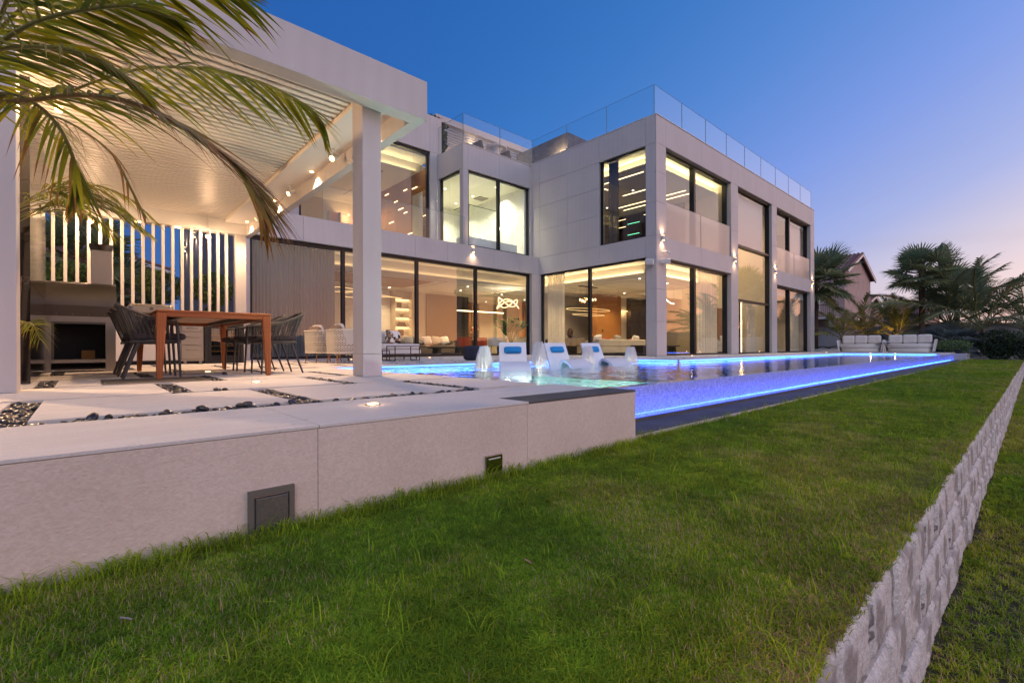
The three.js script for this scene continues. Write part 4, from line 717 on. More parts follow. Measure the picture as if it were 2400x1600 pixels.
// ---------- outdoor seating ----------
const pillowG = (w, h, d) => { const g = new THREE.SphereGeometry(1, 24, 16), p = g.attributes.position; for (let i = 0; i < p.count; i++) { const x = p.getX(i), y = p.getY(i), z = p.getZ(i), f = (t) => Math.sign(t) * Math.abs(t) ** 0.45; const k = Math.max(Math.abs(f(x)), Math.abs(f(y))); p.setXYZ(i, f(x) * w / 2 * (1 - 0.06 * (1 - Math.abs(f(y)))), f(y) * h / 2 * (1 - 0.06 * (1 - Math.abs(f(x)))), z * d / 2 * (1 - 0.35 * k ** 4)); } g.computeVertexNormals(); return uvm(g); };
function wovenChair(label) {
  const t = model('woven_armchair', label, 'armchair', 'woven armchairs');
  // U-shaped woven shell, open towards +x
  const path = (s) => { const L = 0.62, R = 0.14, arc = Math.PI / 2 * R, wid = 0.7 - 2 * R, tot = 2 * (L - R) + 2 * arc + wid; let d = s * tot; const h = 0.35;
    if (d < L - R) return new THREE.Vector2(0.36 - d, h); d -= L - R; if (d < arc) { const a = d / R; return new THREE.Vector2(-0.12 - R * Math.sin(a), h - R + R * Math.cos(a)); } d -= arc;
    if (d < wid) return new THREE.Vector2(-0.26, h - R - d); d -= wid; if (d < arc) { const a = d / R; return new THREE.Vector2(-0.26 + R * (1 - Math.cos(a)), -(h - R) - R * Math.sin(a)); } d -= arc; return new THREE.Vector2(-0.12 + d, -h); };
  const at = (s, h) => { const q = path(Math.min(1, Math.max(0, s))); return new THREE.Vector3(q.x - 0.02 * h * h, 0.22 + 0.5 * h, q.y * (1 + 0.04 * h)); };
  const ropes = []; const N = 26;
  for (let k = -10; k < N; k++) for (const sgn of [1, -1]) { const pts = []; for (let j = 0; j <= 10; j++) { const h = j / 10, s = (k + (sgn > 0 ? h * 10 : 10 - h * 10)) / N; if (s >= 0 && s <= 1) pts.push(at(s, h)); } if (pts.length > 2) ropes.push(tube(pts, 0.0085, pts.length * 2, 5)); }
  for (let j = 1; j < 4; j++) { const pts = []; for (let i = 0; i <= 40; i++) pts.push(at(i / 40, j / 4)); ropes.push(tube(pts, 0.007, 60, 5)); }
  part(t, 'woven_shell', ropes, M.offwhite);
  const fr = []; for (const h of [0, 1]) { const pts = []; for (let i = 0; i <= 40; i++) pts.push(at(i / 40, h)); fr.push(tube(pts, 0.016, 60, 7)); } for (const s of [0, 1]) fr.push(rod(at(s, 0), at(s, 1), 0.016, 0.016, 7));
  part(t, 'frame', fr, M.offwhite);
  part(t, 'seat_cushion', new RoundedBoxGeometry(0.6, 0.16, 0.62, 4, 0.06).translate(0.06, 0.33, 0), M.taupe);
  part(t, 'back_cushion', pillowG(0.6, 0.5, 0.2).rotateY(Math.PI / 2).rotateZ(0.18).translate(-0.1, 0.6, 0), M.taupe);
  part(t, 'pillow', pillowG(0.5, 0.3, 0.16).rotateY(Math.PI / 2).rotateZ(0.3).translate(-0.08, 0.72, 0.04), M.offwhite);
  part(t, 'base', new RoundedBoxGeometry(0.56, 0.03, 0.6, 2, 0.012).translate(0.03, 0.215, 0), M.alu);
  for (const [x, z] of [[-0.2, -0.26], [-0.2, 0.26], [0.3, -0.26], [0.3, 0.26]]) part(t, 'leg', rod(new THREE.Vector3(x * 1.2, 0, z * 1.12), new THREE.Vector3(x, 0.21, z), 0.012, 0.018, 8), M.woodPanel);
  return t;
}
{
  const a = wovenChair('woven rope armchair with white pillow, farther from the pool'); place(a, 4.1, 0.002, 11.15, 0.06);
  const b = copy(a, 'woven rope armchair with white pillow, nearer the pool'); place(b, 4.22, 0.002, 10.2, -0.04);
  const s = thing('outdoor_sofa', 'long white outdoor sofa in front of the living room glass', 'sofa', [6.0, 0, 12.3]);
  part(s, 'base', rbx(4.95, 7.15, 0.16, 0.28, 11.75, 12.65, 0.03), M.offwhite); for (const [x, y] of [[5.6, 7.12], [4.97, 5.58]]) part(s, 'seat_cushion', rbx(x, y, 0.281, 0.44, 11.73, 12.55, 0.06, 4), M.offwhite);
  for (const [x, y] of [[4.97, 5.75], [5.77, 6.55]]) part(s, 'back_cushion', rbx(x, y, 0.44, 0.8, 12.35, 12.6, 0.09, 4), M.offwhite);
  for (const [u, v] of [[5.05, 11.85], [7.05, 11.85], [5.05, 12.55], [7.05, 12.55]]) part(s, 'leg', rod(P(u, 0.002, v), P(u, 0.161, v), 0.02), M.alu);
  const camo = std({ map: tex(256, (x, y) => { const a = fbm(x * 6, y * 6, 6, 611, 4), b = fbm(x * 7 + 3, y * 7, 7, 617, 4); return a > 0.56 ? hex('#e6e0d6') : b > 0.55 ? hex('#1d3a30') : a < 0.42 ? hex('#10151b') : hex('#8a6a4a'); }, 0.5), roughness: 0.9 });
  single('patterned_cushion', 'dark green and white patterned cushion on the outdoor sofa', 'cushion', pillowG(0.5, 0.42, 0.16).rotateX(-0.35).rotateZ(-0.12).translate(6.45, 0.63, -12.1), camo);
  for (const [u0, u1, v0, v1, h, lab] of [[5.65, 6.35, 10.5, 10.95, 0.38, 'taller black wire-frame side table by the outdoor sofa'], [5.2, 5.75, 10.95, 11.35, 0.27, 'lower black wire-frame side table by the outdoor sofa']]) {
    const t = thing('side_table', lab, 'table', [(u0 + u1) / 2, 0, (v0 + v1) / 2], 'black side tables');
    part(t, 'top', rbx(u0, u1, h - 0.018, h, v0, v1, 0.004), M.dark); part(t, 'foot_frame', [bx(u0, u0 + 0.02, 0.002, 0.02, v0, v1), bx(u1 - 0.02, u1, 0.002, 0.02, v0, v1)], M.dark);
    for (const u of [u0, u1 - 0.018]) for (const v of [v0, v1 - 0.018]) part(t, 'leg', bx(u, u + 0.018, 0.0205, h - 0.019, v, v + 0.018), M.dark);
  }
  const pts = [[0.001, 0.015], [0.27, 0.015], [0.31, 0.06], [0.315, 0.3], [0.28, 0.36], [0.22, 0.38], [0.001, 0.38]].map(([a, b]) => new THREE.Vector2(a, b)), lg = new THREE.LatheGeometry(pts, 144), lp = lg.attributes.position;
  for (let i = 0; i < lp.count; i++) { const a = Math.atan2(lp.getZ(i), lp.getX(i)), r = 1 - 0.025 * Math.abs(Math.sin(a * 18)); lp.setX(i, lp.getX(i) * r); lp.setZ(i, lp.getZ(i) * r); } lg.computeVertexNormals();
  const pf = thing('pouf', 'round dark ribbed rope pouf at the pool edge', 'pouf', [7.55, 0, 9.75]); part(pf, 'ribbed_body', lg.translate(7.55, 0, -9.75), M.navy); part(pf, 'base', new THREE.CylinderGeometry(0.25, 0.25, 0.014, 30).translate(7.55, 0.008, -9.75), M.dark);
}
// pool loungers
function lounger(label) {
  const t = model('pool_lounger', label, 'lounger', 'white pool loungers'), W = 0.52;
  const top = [[-0.3, 0.47], [-0.17, 0.25], [-0.03, 0.0], [0.08, -0.13], [0.2, -0.16], [0.32, -0.09], [0.43, 0.06], [0.53, 0.12], [0.66, 0.1], [0.82, 0.04], [0.97, -0.05], [1.04, -0.14]].map(([x, y]) => new THREE.Vector2(x, y + 0.29));
  const c = new THREE.SplineCurve(top).getPoints(60), sh = new THREE.Shape(); const off = c.map((p, i) => { const a = c[Math.max(0, i - 1)], b = c[Math.min(60, i + 1)], d = new THREE.Vector2().subVectors(b, a).normalize(); return new THREE.Vector2(p.x + d.y * 0.045, p.y - d.x * 0.045); });
  c.forEach((p, i) => i ? sh.lineTo(p.x, p.y) : sh.moveTo(p.x, p.y)); off.reverse().forEach((p) => sh.lineTo(p.x, p.y)); sh.closePath();
  const g = new THREE.ExtrudeGeometry(sh, { depth: W, bevelEnabled: true, bevelSize: 0.008, bevelThickness: 0.008, bevelSegments: 2 }).translate(0, 0, -W / 2);
  part(t, 'shell', g, M.plasticW); part(t, 'foot', [new THREE.BoxGeometry(0.1, 0.13, W * 0.9).translate(0.2, 0.065, 0), new THREE.BoxGeometry(0.06, 0.1, W * 0.9).translate(0.99, 0.05, 0)], M.plasticW);
  const pl = part(t, 'headrest_pillow', pillowG(0.36, 0.15, 0.11).rotateY(Math.PI / 2).rotateZ(0.5).translate(-0.18, 0.62, 0), M.blue);
  part(pl, 'strap', new THREE.BoxGeometry(0.006, 0.03, W + 0.03).rotateZ(0.5).translate(-0.215, 0.61, 0), M.blue);
  return t;
}
{
  const a = lounger('white pool lounger with blue pillow facing straight to the lawn corner'); place(a, 6.12, -0.34, 6.72, Math.PI + 0.78 + 0.1);
  place(copy(a, 'white pool lounger with blue pillow between the second and third fountains'), 7.86, -0.34, 7.05, -1.9);
  place(copy(a, 'white pool lounger with blue pillow nearest the house corner'), 9.1, -0.34, 7.0, -1.85);
}
// bubbling fountain jets, each lit from its nozzle
{
  reseed(707);
  const water = phy({ color: 0xffffff, transmission: 0.6, thickness: 0, roughness: 0.75, ior: 1.33, side: THREE.DoubleSide });
  const spots = [[5.32, 6.62, 0.43, 'first fountain jet left of the loungers'], [6.82, 6.72, 0.52, 'tallest fountain jet beside the front lounger'], [8.12, 6.5, 0.42, 'fountain jet between the two turned loungers'], [9.5, 6.35, 0.4, 'fountain jet nearest the house corner']];
  for (const [u, v, h, lab] of spots) {
    const t = thing('fountain_jet', lab, 'fountain', [u, -0.34, v], 'lit fountain jets');
    part(t, 'nozzle', new THREE.CylinderGeometry(0.05, 0.07, 0.25, 16).translate(u, -0.215, -v), M.steel);
    const shells = [];
    { const pr = []; for (let i = 0; i <= 14; i++) { const k = i / 14; pr.push(new THREE.Vector2(Math.max(0.002, 0.07 * Math.sqrt(Math.max(0, 1 - k ** 3))), -0.045 + h * 0.9 * k)); } shells.push(new THREE.LatheGeometry(pr, 24).translate(u, 0, -v)); }
    for (let k = 0; k < 150; k++) { // strands that rise and fall back
      const a = rr(0, 6.283), top = h * rr(0.55, 1) ** 0.7, R = rr(0.05, 0.17), b0 = rr(-0.1, 0.1), pts = [];
      for (let i = 0; i <= 7; i++) { const q = i / 7, r = 0.02 + R * q ** 1.15, y = -0.045 + top * (1 - (2 * Math.min(1, q * 0.98 + 0.12) - 0.9) ** 2 * 1.0 / 1.21) * (q < 0.5 ? 1 : 1); pts.push(P(u + r * Math.cos(a + b0 * q), Math.max(-0.045, y), v + r * Math.sin(a + b0 * q))); }
      shells.push(tube(pts, rr(0.003, 0.0075), 10, 4));
    }
    const sp = []; for (let k = 0; k < 160; k++) { const a = rr(0, 6.28), s = rr(0, 1), r = 0.15 * Math.sqrt(1 - s * 0.8) * rr(0.95, 1.45); sp.push(new THREE.IcosahedronGeometry(rr(0.003, 0.008), 0).translate(u + r * Math.cos(a), -0.04 + h * 0.9 * s, -v + r * Math.sin(a))); }
    part(t, 'water_plume', [...shells, ...sp], water);
    part(t, 'lamp', new THREE.CylinderGeometry(0.045, 0.045, 0.01, 16).translate(u, -0.083, -v), M.cool);
    point(t, P(u, 0.02, v), 0xfff0d0, 0.16, 1); point(t, P(u, h * 0.5, v), 0xfff0d0, 0.07, 2);
  }
}
// round sofas and table at the far end
{
  const mk = (u, v, lab) => {
    const t = thing('round_sofa', lab, 'sofa', [u, 0, v], 'round pale sofas');
    const D = (k, y0, y1, r) => { const s = new THREE.Shape(); for (let i = 0; i <= 40; i++) { const a = -Math.PI / 2 + Math.PI * i / 40, x = -0.5 * Math.cos(a) * k, z = 0.95 * Math.sin(a) * k; i ? s.lineTo(x, z) : s.moveTo(x, z); } s.lineTo(0.35 * k, 0.95 * k); s.lineTo(0.35 * k, -0.95 * k); s.closePath(); return new THREE.ExtrudeGeometry(s, { depth: y1 - y0 - 2 * r, bevelEnabled: true, bevelSize: r, bevelThickness: r, bevelSegments: 3 }).rotateX(-Math.PI / 2).translate(u, y0 + r, -v); };
    part(t, 'base', D(0.9, 0.02, 0.24, 0.03), M.offwhite); part(t, 'seat_cushion', D(0.92, 0.241, 0.46, 0.06), M.offwhite);
    for (const dv of [-0.58, 0, 0.58]) part(t, 'back_cushion', rbx(u + 0.05, u + 0.28, 0.46, 0.92, v + dv - 0.29, v + dv + 0.29, 0.1, 4), M.offwhite);
    part(t, 'back_shell', [rbx(u + 0.36, u + 0.42, 0.05, 0.7, v - 0.9, v + 0.9, 0.02)], M.navy);
    for (const s of [-1, 1]) part(t, 'arm', new RoundedBoxGeometry(0.75, 0.62, 0.05, 3, 0.02).rotateX(-s * 0.16).translate(u + 0.05, 0.36, -(v + s * 0.98)), M.white);
  };
  mk(31.4, 6.35, 'round pale two-seat sofa nearer the villa'); mk(31.4, 4.3, 'round pale two-seat sofa nearer the hedge');
  const t = thing('pedestal_table', 'small round white pedestal table between the two sofas', 'table', [31.1, 0, 5.32]); part(t, 'top', new THREE.CylinderGeometry(0.28, 0.28, 0.03, 30).translate(31.1, 0.55, -5.32), M.white); part(t, 'stem', rod(P(31.1, 0.01, 5.32), P(31.1, 0.54, 5.32), 0.035), M.white); part(t, 'base', new THREE.CylinderGeometry(0.18, 0.2, 0.02, 30).translate(31.1, 0.012, -5.32), M.white);
}

// ---------- inside the villa ----------
const GF = 0.014;
function curtain(label, axis, c, a0, a1, y0, y1, mat, waves, group) {
  const n = waves * 8, g = new THREE.PlaneGeometry(a1 - a0, y1 - y0, n, 6), p = g.attributes.position;
  for (let i = 0; i < p.count; i++) { const x = p.getX(i), y = (p.getY(i) - (y0 - y1) / 2) / (y1 - y0); p.setZ(i, (0.032 * Math.sin((x / (a1 - a0)) * waves * 6.283 + 1.6 * Math.sin(x * 5.3)) + 0.022 * Math.sin(x * 23.7 + 2 * Math.sin(x * 3.1))) * (0.7 + 0.3 * (1 - y)) + 0.01 * Math.sin(x * 61 + y)); }
  if (axis === 'u') g.rotateY(-Math.PI / 2);
  g.translate(axis === 'v' ? (a0 + a1) / 2 : c, (y0 + y1) / 2, axis === 'v' ? -c : -(a0 + a1) / 2); g.computeVertexNormals();
  const t = thing('curtain', label, 'curtain', axis === 'v' ? [(a0 + a1) / 2, y0, c] : [c, y0, (a0 + a1) / 2], group || 'curtains'); part(t, 'cloth', g, mat);
  part(t, 'rail', axis === 'v' ? bx(a0, a1, y1, y1 + 0.03, c - 0.02, c + 0.02) : bx(c - 0.02, c + 0.02, y1, y1 + 0.03, a0, a1), M.white);
}
curtain('long sheer curtain at the pergola end of the living room glass', 'v', 15.62, 3.65, 6.2, GF, 3.55, M.sheerGrey, 26);
curtain('pale sheer curtain at the inner corner of the corner room', 'u', 15.7, 13.85, 14.9, GF, 3.55, M.sheer, 11);
curtain('pale sheer curtain beside the far pilaster of the corner room', 'v', 9.72, 19.6, 21.4, GF, 3.55, M.sheer, 15);
curtain('narrow sheer curtain beside the lit door', 'v', 9.8, 25.0, 26.0, GF, 2.42, M.sheer, 9);
curtain('sheer curtain on the near side of the far ground floor window', 'v', 9.75, 27.2, 28.7, GF, 3.12, M.sheer, 13);
curtain('sheer curtain on the far side of the far ground floor window', 'v', 9.75, 30.8, 32.6, GF, 3.12, M.sheer, 15);
curtain('dark taupe drape in the upper corner bedroom', 'u', 15.72, 11.0, 11.52, 4.41, 7.68, M.drape, 6);
curtain('grey sheer drape left of the upper bedroom window', 'v', 9.72, 15.75, 16.4, 4.41, 7.68, M.drape, 8);

// ceiling fittings: light troughs, dark tracks, downlights
const lit = (lab, geo, at, to, w, h, I, mat = M.warmSoft, col = ROOM) => { const t = single('cove_light', lab, 'light strip', geo, mat, 'cove light strips'); area(t, at, to, col, I, w, h); };
lit('light strip in the trough along the living room glass', bx(3.7, 15.3, 3.2, 3.21, 16.16, 16.19), P(9.5, 3.225, 16.17), P(9.5, 4, 15.75), 11.5, 0.04, 7);
lit('light strip in the trough of the corner room facing the pergola', bx(16.26, 16.29, 3.2, 3.21, 10.3, 16), P(16.27, 3.225, 13.1), P(15.75, 4, 13.1), 5.6, 0.04, 50);
lit('light strip in the trough of the corner room facing the lawn', bx(16.35, 21.8, 3.2, 3.21, 10.16, 10.19), P(19.1, 3.225, 10.17), P(19.1, 4, 9.8), 5.3, 0.04, 50);
lit('light strip in the upper bedroom trough facing the pergola', bx(16.3, 16.33, 7.46, 7.47, 10.1, 15.5), P(16.31, 7.48, 12.8), P(15.85, 8, 12.8), 5.3, 0.04, 60, M.warmSoft, 0xffe9a8);
lit('light strip in the upper bedroom trough facing the lawn', bx(16.4, 21.8, 7.46, 7.47, 10.01, 10.035), P(19.1, 7.48, 10.02), P(19.1, 8, 9.7), 5.3, 0.04, 60, M.warmSoft, 0xffe9a8);
lit('light strip in the trough of the balcony bedroom', bx(3.7, 11, 8.14, 8.15, 18.46, 18.485), P(7.4, 8.16, 18.47), P(7.4, 8.6, 18), 7.2, 0.04, 40, M.warmSoft, 0xffe9a8);
part(villa, 'trough_lip', [bx(3.57, 15.58, 3.161, 3.199, 16.05, 16.199), bx(16.12, 16.299, 3.161, 3.199, 10.05, 16.04), bx(16.3, 21.9, 3.161, 3.199, 10.05, 10.199), bx(16.2, 16.349, 7.421, 7.459, 9.9, 15.6), bx(16.35, 21.9, 7.421, 7.459, 9.9, 10.049), bx(3.57, 11.34, 8.101, 8.139, 18.36, 18.499)], M.ceil);
const tr = (a, b, c, d, y) => bx(a, b, y - 0.004, y, c, d);
part(villa, 'ceiling_track', [tr(5, 11.6, 16.9, 16.93, 3.16), tr(11.57, 11.6, 16.93, 20.4, 3.16), tr(5, 11.57, 20.37, 20.4, 3.16), tr(12.6, 19, 17.6, 17.63, 3.16), tr(12.6, 19, 19.0, 19.03, 3.16), tr(13, 20, 20.4, 20.43, 3.16), tr(14, 21, 22, 22.03, 3.16), tr(16.7, 21.3, 10.9, 10.93, 3.16), tr(16.7, 16.73, 10.93, 15.6, 3.16), tr(21.27, 21.3, 10.93, 15.6, 3.16), tr(16.73, 21.27, 15.57, 15.6, 3.16), tr(17.3, 20.8, 11.5, 11.53, 3.16), tr(17.3, 17.33, 11.53, 15.0, 3.16), tr(20.77, 20.8, 11.53, 15.0, 3.16), tr(17.33, 20.77, 14.97, 15, 3.16), tr(5.2, 9.8, 19.2, 19.24, 8.1), tr(9.77, 9.8, 19.24, 23.5, 8.1), tr(8, 8.6, 20.4, 20.46, 8.1)], M.dark);
part(villa, 'wood_ceiling_inset', bx(5.4, 11.2, 3.152, 3.1595, 17.3, 20.0), std({ map: T.woodPanel, color: 0xcdb8a0, roughness: 0.5 }));
function down(u, y, v, lab, I, ang = 1.05, group = 'indoor downlights', col = ROOM) {
  const t = thing('ceiling_downlight', lab, 'downlight', [u, y - 0.02, v], group); part(t, 'lens', new THREE.CylinderGeometry(0.045, 0.045, 0.012, 16).translate(u, y - 0.0065, -v), M.cool); spot(t, P(u, y - 0.03, v), P(u, 0, v), col, I, ang, 0.5, 2.5);
}
const ROOMS = [
  ['living room', 3.15, [[10.6, 20.2], [13.2, 17.6], [13.8, 19], [16.5, 19.02]], 20], ['kitchen', 3.16, [[17.5, 20.4], [19.5, 20.4], [18.5, 22.8], [21, 22.8]], 22],
  ['corner room', 3.15, [[17, 10.92], [19.2, 10.92], [21.2, 12.6], [17, 13.4], [17.0, 15.2], [19.2, 15.2], [21, 14.4]], 24], ['far ground floor room', 3.16, [[28, 11], [31, 11], [29.5, 13.5]], 18],
  ['tall hall', 7.9, [[23.5, 11], [25.4, 11], [24.4, 13.6]], 40], ['upper corner bedroom', 7.42, [[18.5, 12.2], [19.8, 14.6]], 8], ['far upper room', 7.42, [[28.3, 11.2], [31.2, 11.2], [29.6, 13.8]], 20], ['balcony bedroom', 8.1, [[5.5, 19.3], [8.3, 19.2], [9.78, 21.5], [6.5, 22.5]], 26],
];
const ORD = ['first', 'second', 'third', 'fourth', 'fifth', 'sixth', 'seventh', 'eighth'];
for (const [room, y, list, I] of ROOMS) list.forEach(([u, v], k) => down(u, y, v, `${ORD[k]} small round downlight in the ${room} ceiling, counted from the pool`, I, 1.1, `${room} downlights`));
[[12.3, 18.1], [13.9, 18.1], [13.97, 19.6], [12.3, 16.5], [13.92, 16.4], [14.6, 17.0], [13.0, 19.9]].forEach(([u, v], k) => down(u, 7.6, v, `${ORD[k]} bright downlight in the marble bathroom ceiling`, 20, 1.1, 'bathroom downlights', 0xfff3cf));

// living room
function sofaIn(name, lab, u0, u1, v0, v1, back, mat, cush) {
  const t = thing(name, lab, 'sofa', [(u0 + u1) / 2, GF, (v0 + v1) / 2]); part(t, 'base', rbx(u0, u1, GF + 0.06, 0.34, v0, v1, 0.03), mat); part(t, 'seat', rbx(u0 + 0.18, u1 - 0.18, 0.341, 0.45, v0 + (back < 0 ? 0.25 : 0.02), v1 - (back > 0 ? 0.25 : 0.02), 0.05, 3), mat);
  part(t, 'backrest', rbx(u0, u1, 0.341, 0.68, back < 0 ? v0 : v1 - 0.24, back < 0 ? v0 + 0.24 : v1, 0.06, 3), mat); part(t, 'arm', rbx(u0, u0 + 0.2, 0.342, 0.6, v0 + 0.26, v1 - 0.26, 0.04, 3), mat); part(t, 'arm', rbx(u1 - 0.2, u1, 0.342, 0.6, v0 + 0.26, v1 - 0.26, 0.04, 3), mat);
  part(t, 'plinth', bx(u0 + 0.1, u1 - 0.1, GF, GF + 0.06, v0 + 0.1, v1 - 0.1), M.dark);
  for (let k = 0; k < cush; k++) { const u = u0 + 0.4 + (u1 - u0 - 0.8) * k / Math.max(1, cush - 1), v = back < 0 ? v0 + 0.38 : v1 - 0.38; part(t, 'cushion', pillowG(0.52, 0.42, 0.2).rotateZ(rr(-0.25, 0.25)).rotateX(back < 0 ? 0.35 : -0.35).translate(u, 0.68, -v), k % 2 ? M.sofa : M.offwhite); }
  return t;
}
sofaIn('living_room_sofa', 'grey sofa with many cushions behind the living room glass', 9.6, 13.4, 18.6, 19.6, 1, M.taupe, 7);
{
  const t = thing('coffee_table', 'low dark wood coffee table before the cushioned sofa', 'table', [12, GF, 17.6]); part(t, 'top', rbx(11.2, 13.0, 0.3, 0.36, 17.3, 17.9, 0.008), M.darkPanel); part(t, 'leg', bx(11.4, 11.6, GF, 0.299, 17.4, 17.8), M.darkPanel); part(t, 'leg', bx(12.6, 12.8, GF, 0.299, 17.4, 17.8), M.darkPanel);
  const s = thing('lit_shelves', 'tall recessed shelf unit lit from above each shelf', 'shelves', [11.75, GF, 21.1]);
  part(s, 'cabinet', [bx(11.25, 11.29, 0.02, 3.14, 20.9, 21.28), bx(12.2, 12.24, 0.02, 3.14, 20.9, 21.28), bx(11.291, 12.199, 0.02, 3.14, 21.24, 21.279), bx(11.291, 12.199, 0.02, 0.88, 20.9, 21.239)], M.inWall);
  for (let k = 0; k < 5; k++) { const y = 0.93 + k * 0.46; part(s, 'shelf', bx(11.291, 12.199, y - 0.03, y, 20.91, 21.239), M.inWall); part(s, 'shelf_light', bx(11.3, 12.19, y + 0.415, y + 0.425, 21.2, 21.23), M.strip); area(s, P(11.75, y + 0.41, 21.2), P(11.75, y - 0.5, 21.05), ROOM, 22, 0.85, 0.03); }
  const items = [['picture_frame', 'dark picture frame on the top lit shelf', (y) => bx(11.5, 11.75, y, y + 0.26, 21.15, 21.18)], ['shelf_plant', 'small spiky plant on a lit shelf', (y) => { const g = []; for (let k = 0; k < 24; k++) g.push(rod(P(11.7, y, 21.05), P(11.7 + rr(-0.2, 0.2), y + rr(0.1, 0.2), 21.05 + rr(-0.1, 0.1)), 0.012, 0.002, 5)); return g; }], ['storage_box', 'stacked dark boxes on a lit shelf', (y) => [bx(11.5, 11.9, y, y + 0.1, 20.95, 21.15), bx(11.55, 11.85, y + 0.101, y + 0.2, 20.97, 21.13)]], ['picture_frame', 'framed landscape picture on the lowest lit shelf', (y) => bx(11.55, 11.85, y, y + 0.3, 21.12, 21.15)]];
  items.forEach(([n, lab, f], k) => single(n, lab, n.split('_')[1], f(0.931 + (3 - k) * 0.46), k === 1 ? std({ color: 0x3e4a34, roughness: 0.9 }) : M.anth));
  // pendants
  const loop = thing('gold_loop_pendant', 'slender gold lit loop pendant over the living room', 'pendant', [9.9, 2.3, 18.9]);
  for (const [c, r, y] of [[[9.0, 18.6], 1.3, 2.5], [[8.3, 19.3], 0.9, 2.75]]) { const pts = []; for (let i = 0; i < 16; i++) { const a = i / 16 * 6.283; pts.push(P(c[0] + r * Math.cos(a), y + 0.06 * Math.sin(a * 2), c[1] + 0.5 * r * Math.sin(a))); } part(loop, 'light_tube', tube(pts, 0.012, 90, 6, true), M.goldTube); part(loop, 'cable', rod(P(c[0] + r, y, c[1]), P(c[0], 3.15, c[1]), 0.003), M.dark); part(loop, 'cable', rod(P(c[0] - r, y, c[1]), P(c[0], 3.15, c[1]), 0.003), M.dark); }
  const wav = thing('ribbon_chandelier', 'white ribbon chandelier of twisted light loops above the plant', 'chandelier', [15.2, 2.1, 17.1]);
  for (let k = 0; k < 2; k++) { const pts = []; for (let i = 0; i < 18; i++) { const a = i / 18 * 6.283; pts.push(P(15.15 + 0.55 * Math.cos(a), 2.4 + 0.2 * Math.sin(a * 2 + k * 1.6) + 0.06 * k, 17.0 + 0.5 * Math.sin(a) * (k ? 0.6 : 1))); } part(wav, 'light_tube', tube(pts, 0.011, 90, 7, true), M.strip); } part(wav, 'cable', rod(P(15.15, 2.45, 17.25), P(15.15, 3.15, 17.2), 0.004), M.dark); point(wav, P(15.15, 2.3, 17.0), 0xfff0d8, 5, 8);
  const lin = thing('linear_pendant', 'long straight lit bar pendant over the indoor dining table', 'pendant', [15, 2.1, 19]); part(lin, 'light_bar', bx(13.6, 16.6, 2.13, 2.18, 18.97, 19.03), M.strip); for (const u of [13.9, 16.3]) part(lin, 'cable', rod(P(u, 2.18, 19), P(u, 3.155, 19), 0.004), M.dark); area(lin, P(15.1, 2.12, 19), P(15.1, 0, 19), ROOM, 16, 2.9, 0.06);
}
function tubChair(u, v, turn, mat, lab, group, y = GF) {
  const t = model('tub_chair', lab, 'chair', group), s = new THREE.Shape(); const pts = []; for (let i = 0; i <= 20; i++) { const a = Math.PI * (0.5 + i / 20); pts.push([0.27 * Math.cos(a), 0.27 * Math.sin(a)]); }
  s.moveTo(0.2, 0.27); pts.forEach(([x, z]) => s.lineTo(x, z)); s.lineTo(0.2, -0.27); s.lineTo(0.2, -0.22); for (let i = 20; i >= 0; i--) { const a = Math.PI * (0.5 + i / 20); s.lineTo(0.22 * Math.cos(a), 0.22 * Math.sin(a)); } s.lineTo(0.2, 0.22); s.closePath();
  part(t, 'shell', new THREE.ExtrudeGeometry(s, { depth: 0.36, bevelEnabled: true, bevelSize: 0.012, bevelThickness: 0.012, bevelSegments: 2 }).rotateX(-Math.PI / 2).translate(0, 0.4, 0), mat); part(t, 'seat', new RoundedBoxGeometry(0.44, 0.1, 0.44, 3, 0.04).translate(0.02, 0.42, 0), mat);
  for (const [x, z] of [[0.18, 0.2], [0.18, -0.2], [-0.18, 0.2], [-0.18, -0.2]]) part(t, 'leg', rod(new THREE.Vector3(x * 1.15, 0, z * 1.15), new THREE.Vector3(x, 0.38, z), 0.01, 0.014, 6), M.dark);
  place(t, u, y, v, turn); return t;
}
tubChair(12.5, 17.0, 0.6, M.orange, 'orange tub chair nearer the cushioned sofa'); tubChair(13.45, 17.05, 0.5, M.orange, 'orange tub chair next to the flower vase');
tubChair(13.65, 16.25, 1.2, M.offwhite, 'pale upholstered chair nearest the living room glass', 'pale dining chairs'); tubChair(15.2, 17.4, 2.2, M.offwhite, 'pale upholstered chair behind the tall plant', 'pale dining chairs'); tubChair(14.6, 18.4, -1.2, M.offwhite, 'pale upholstered chair at the far side of the indoor table', 'pale dining chairs');
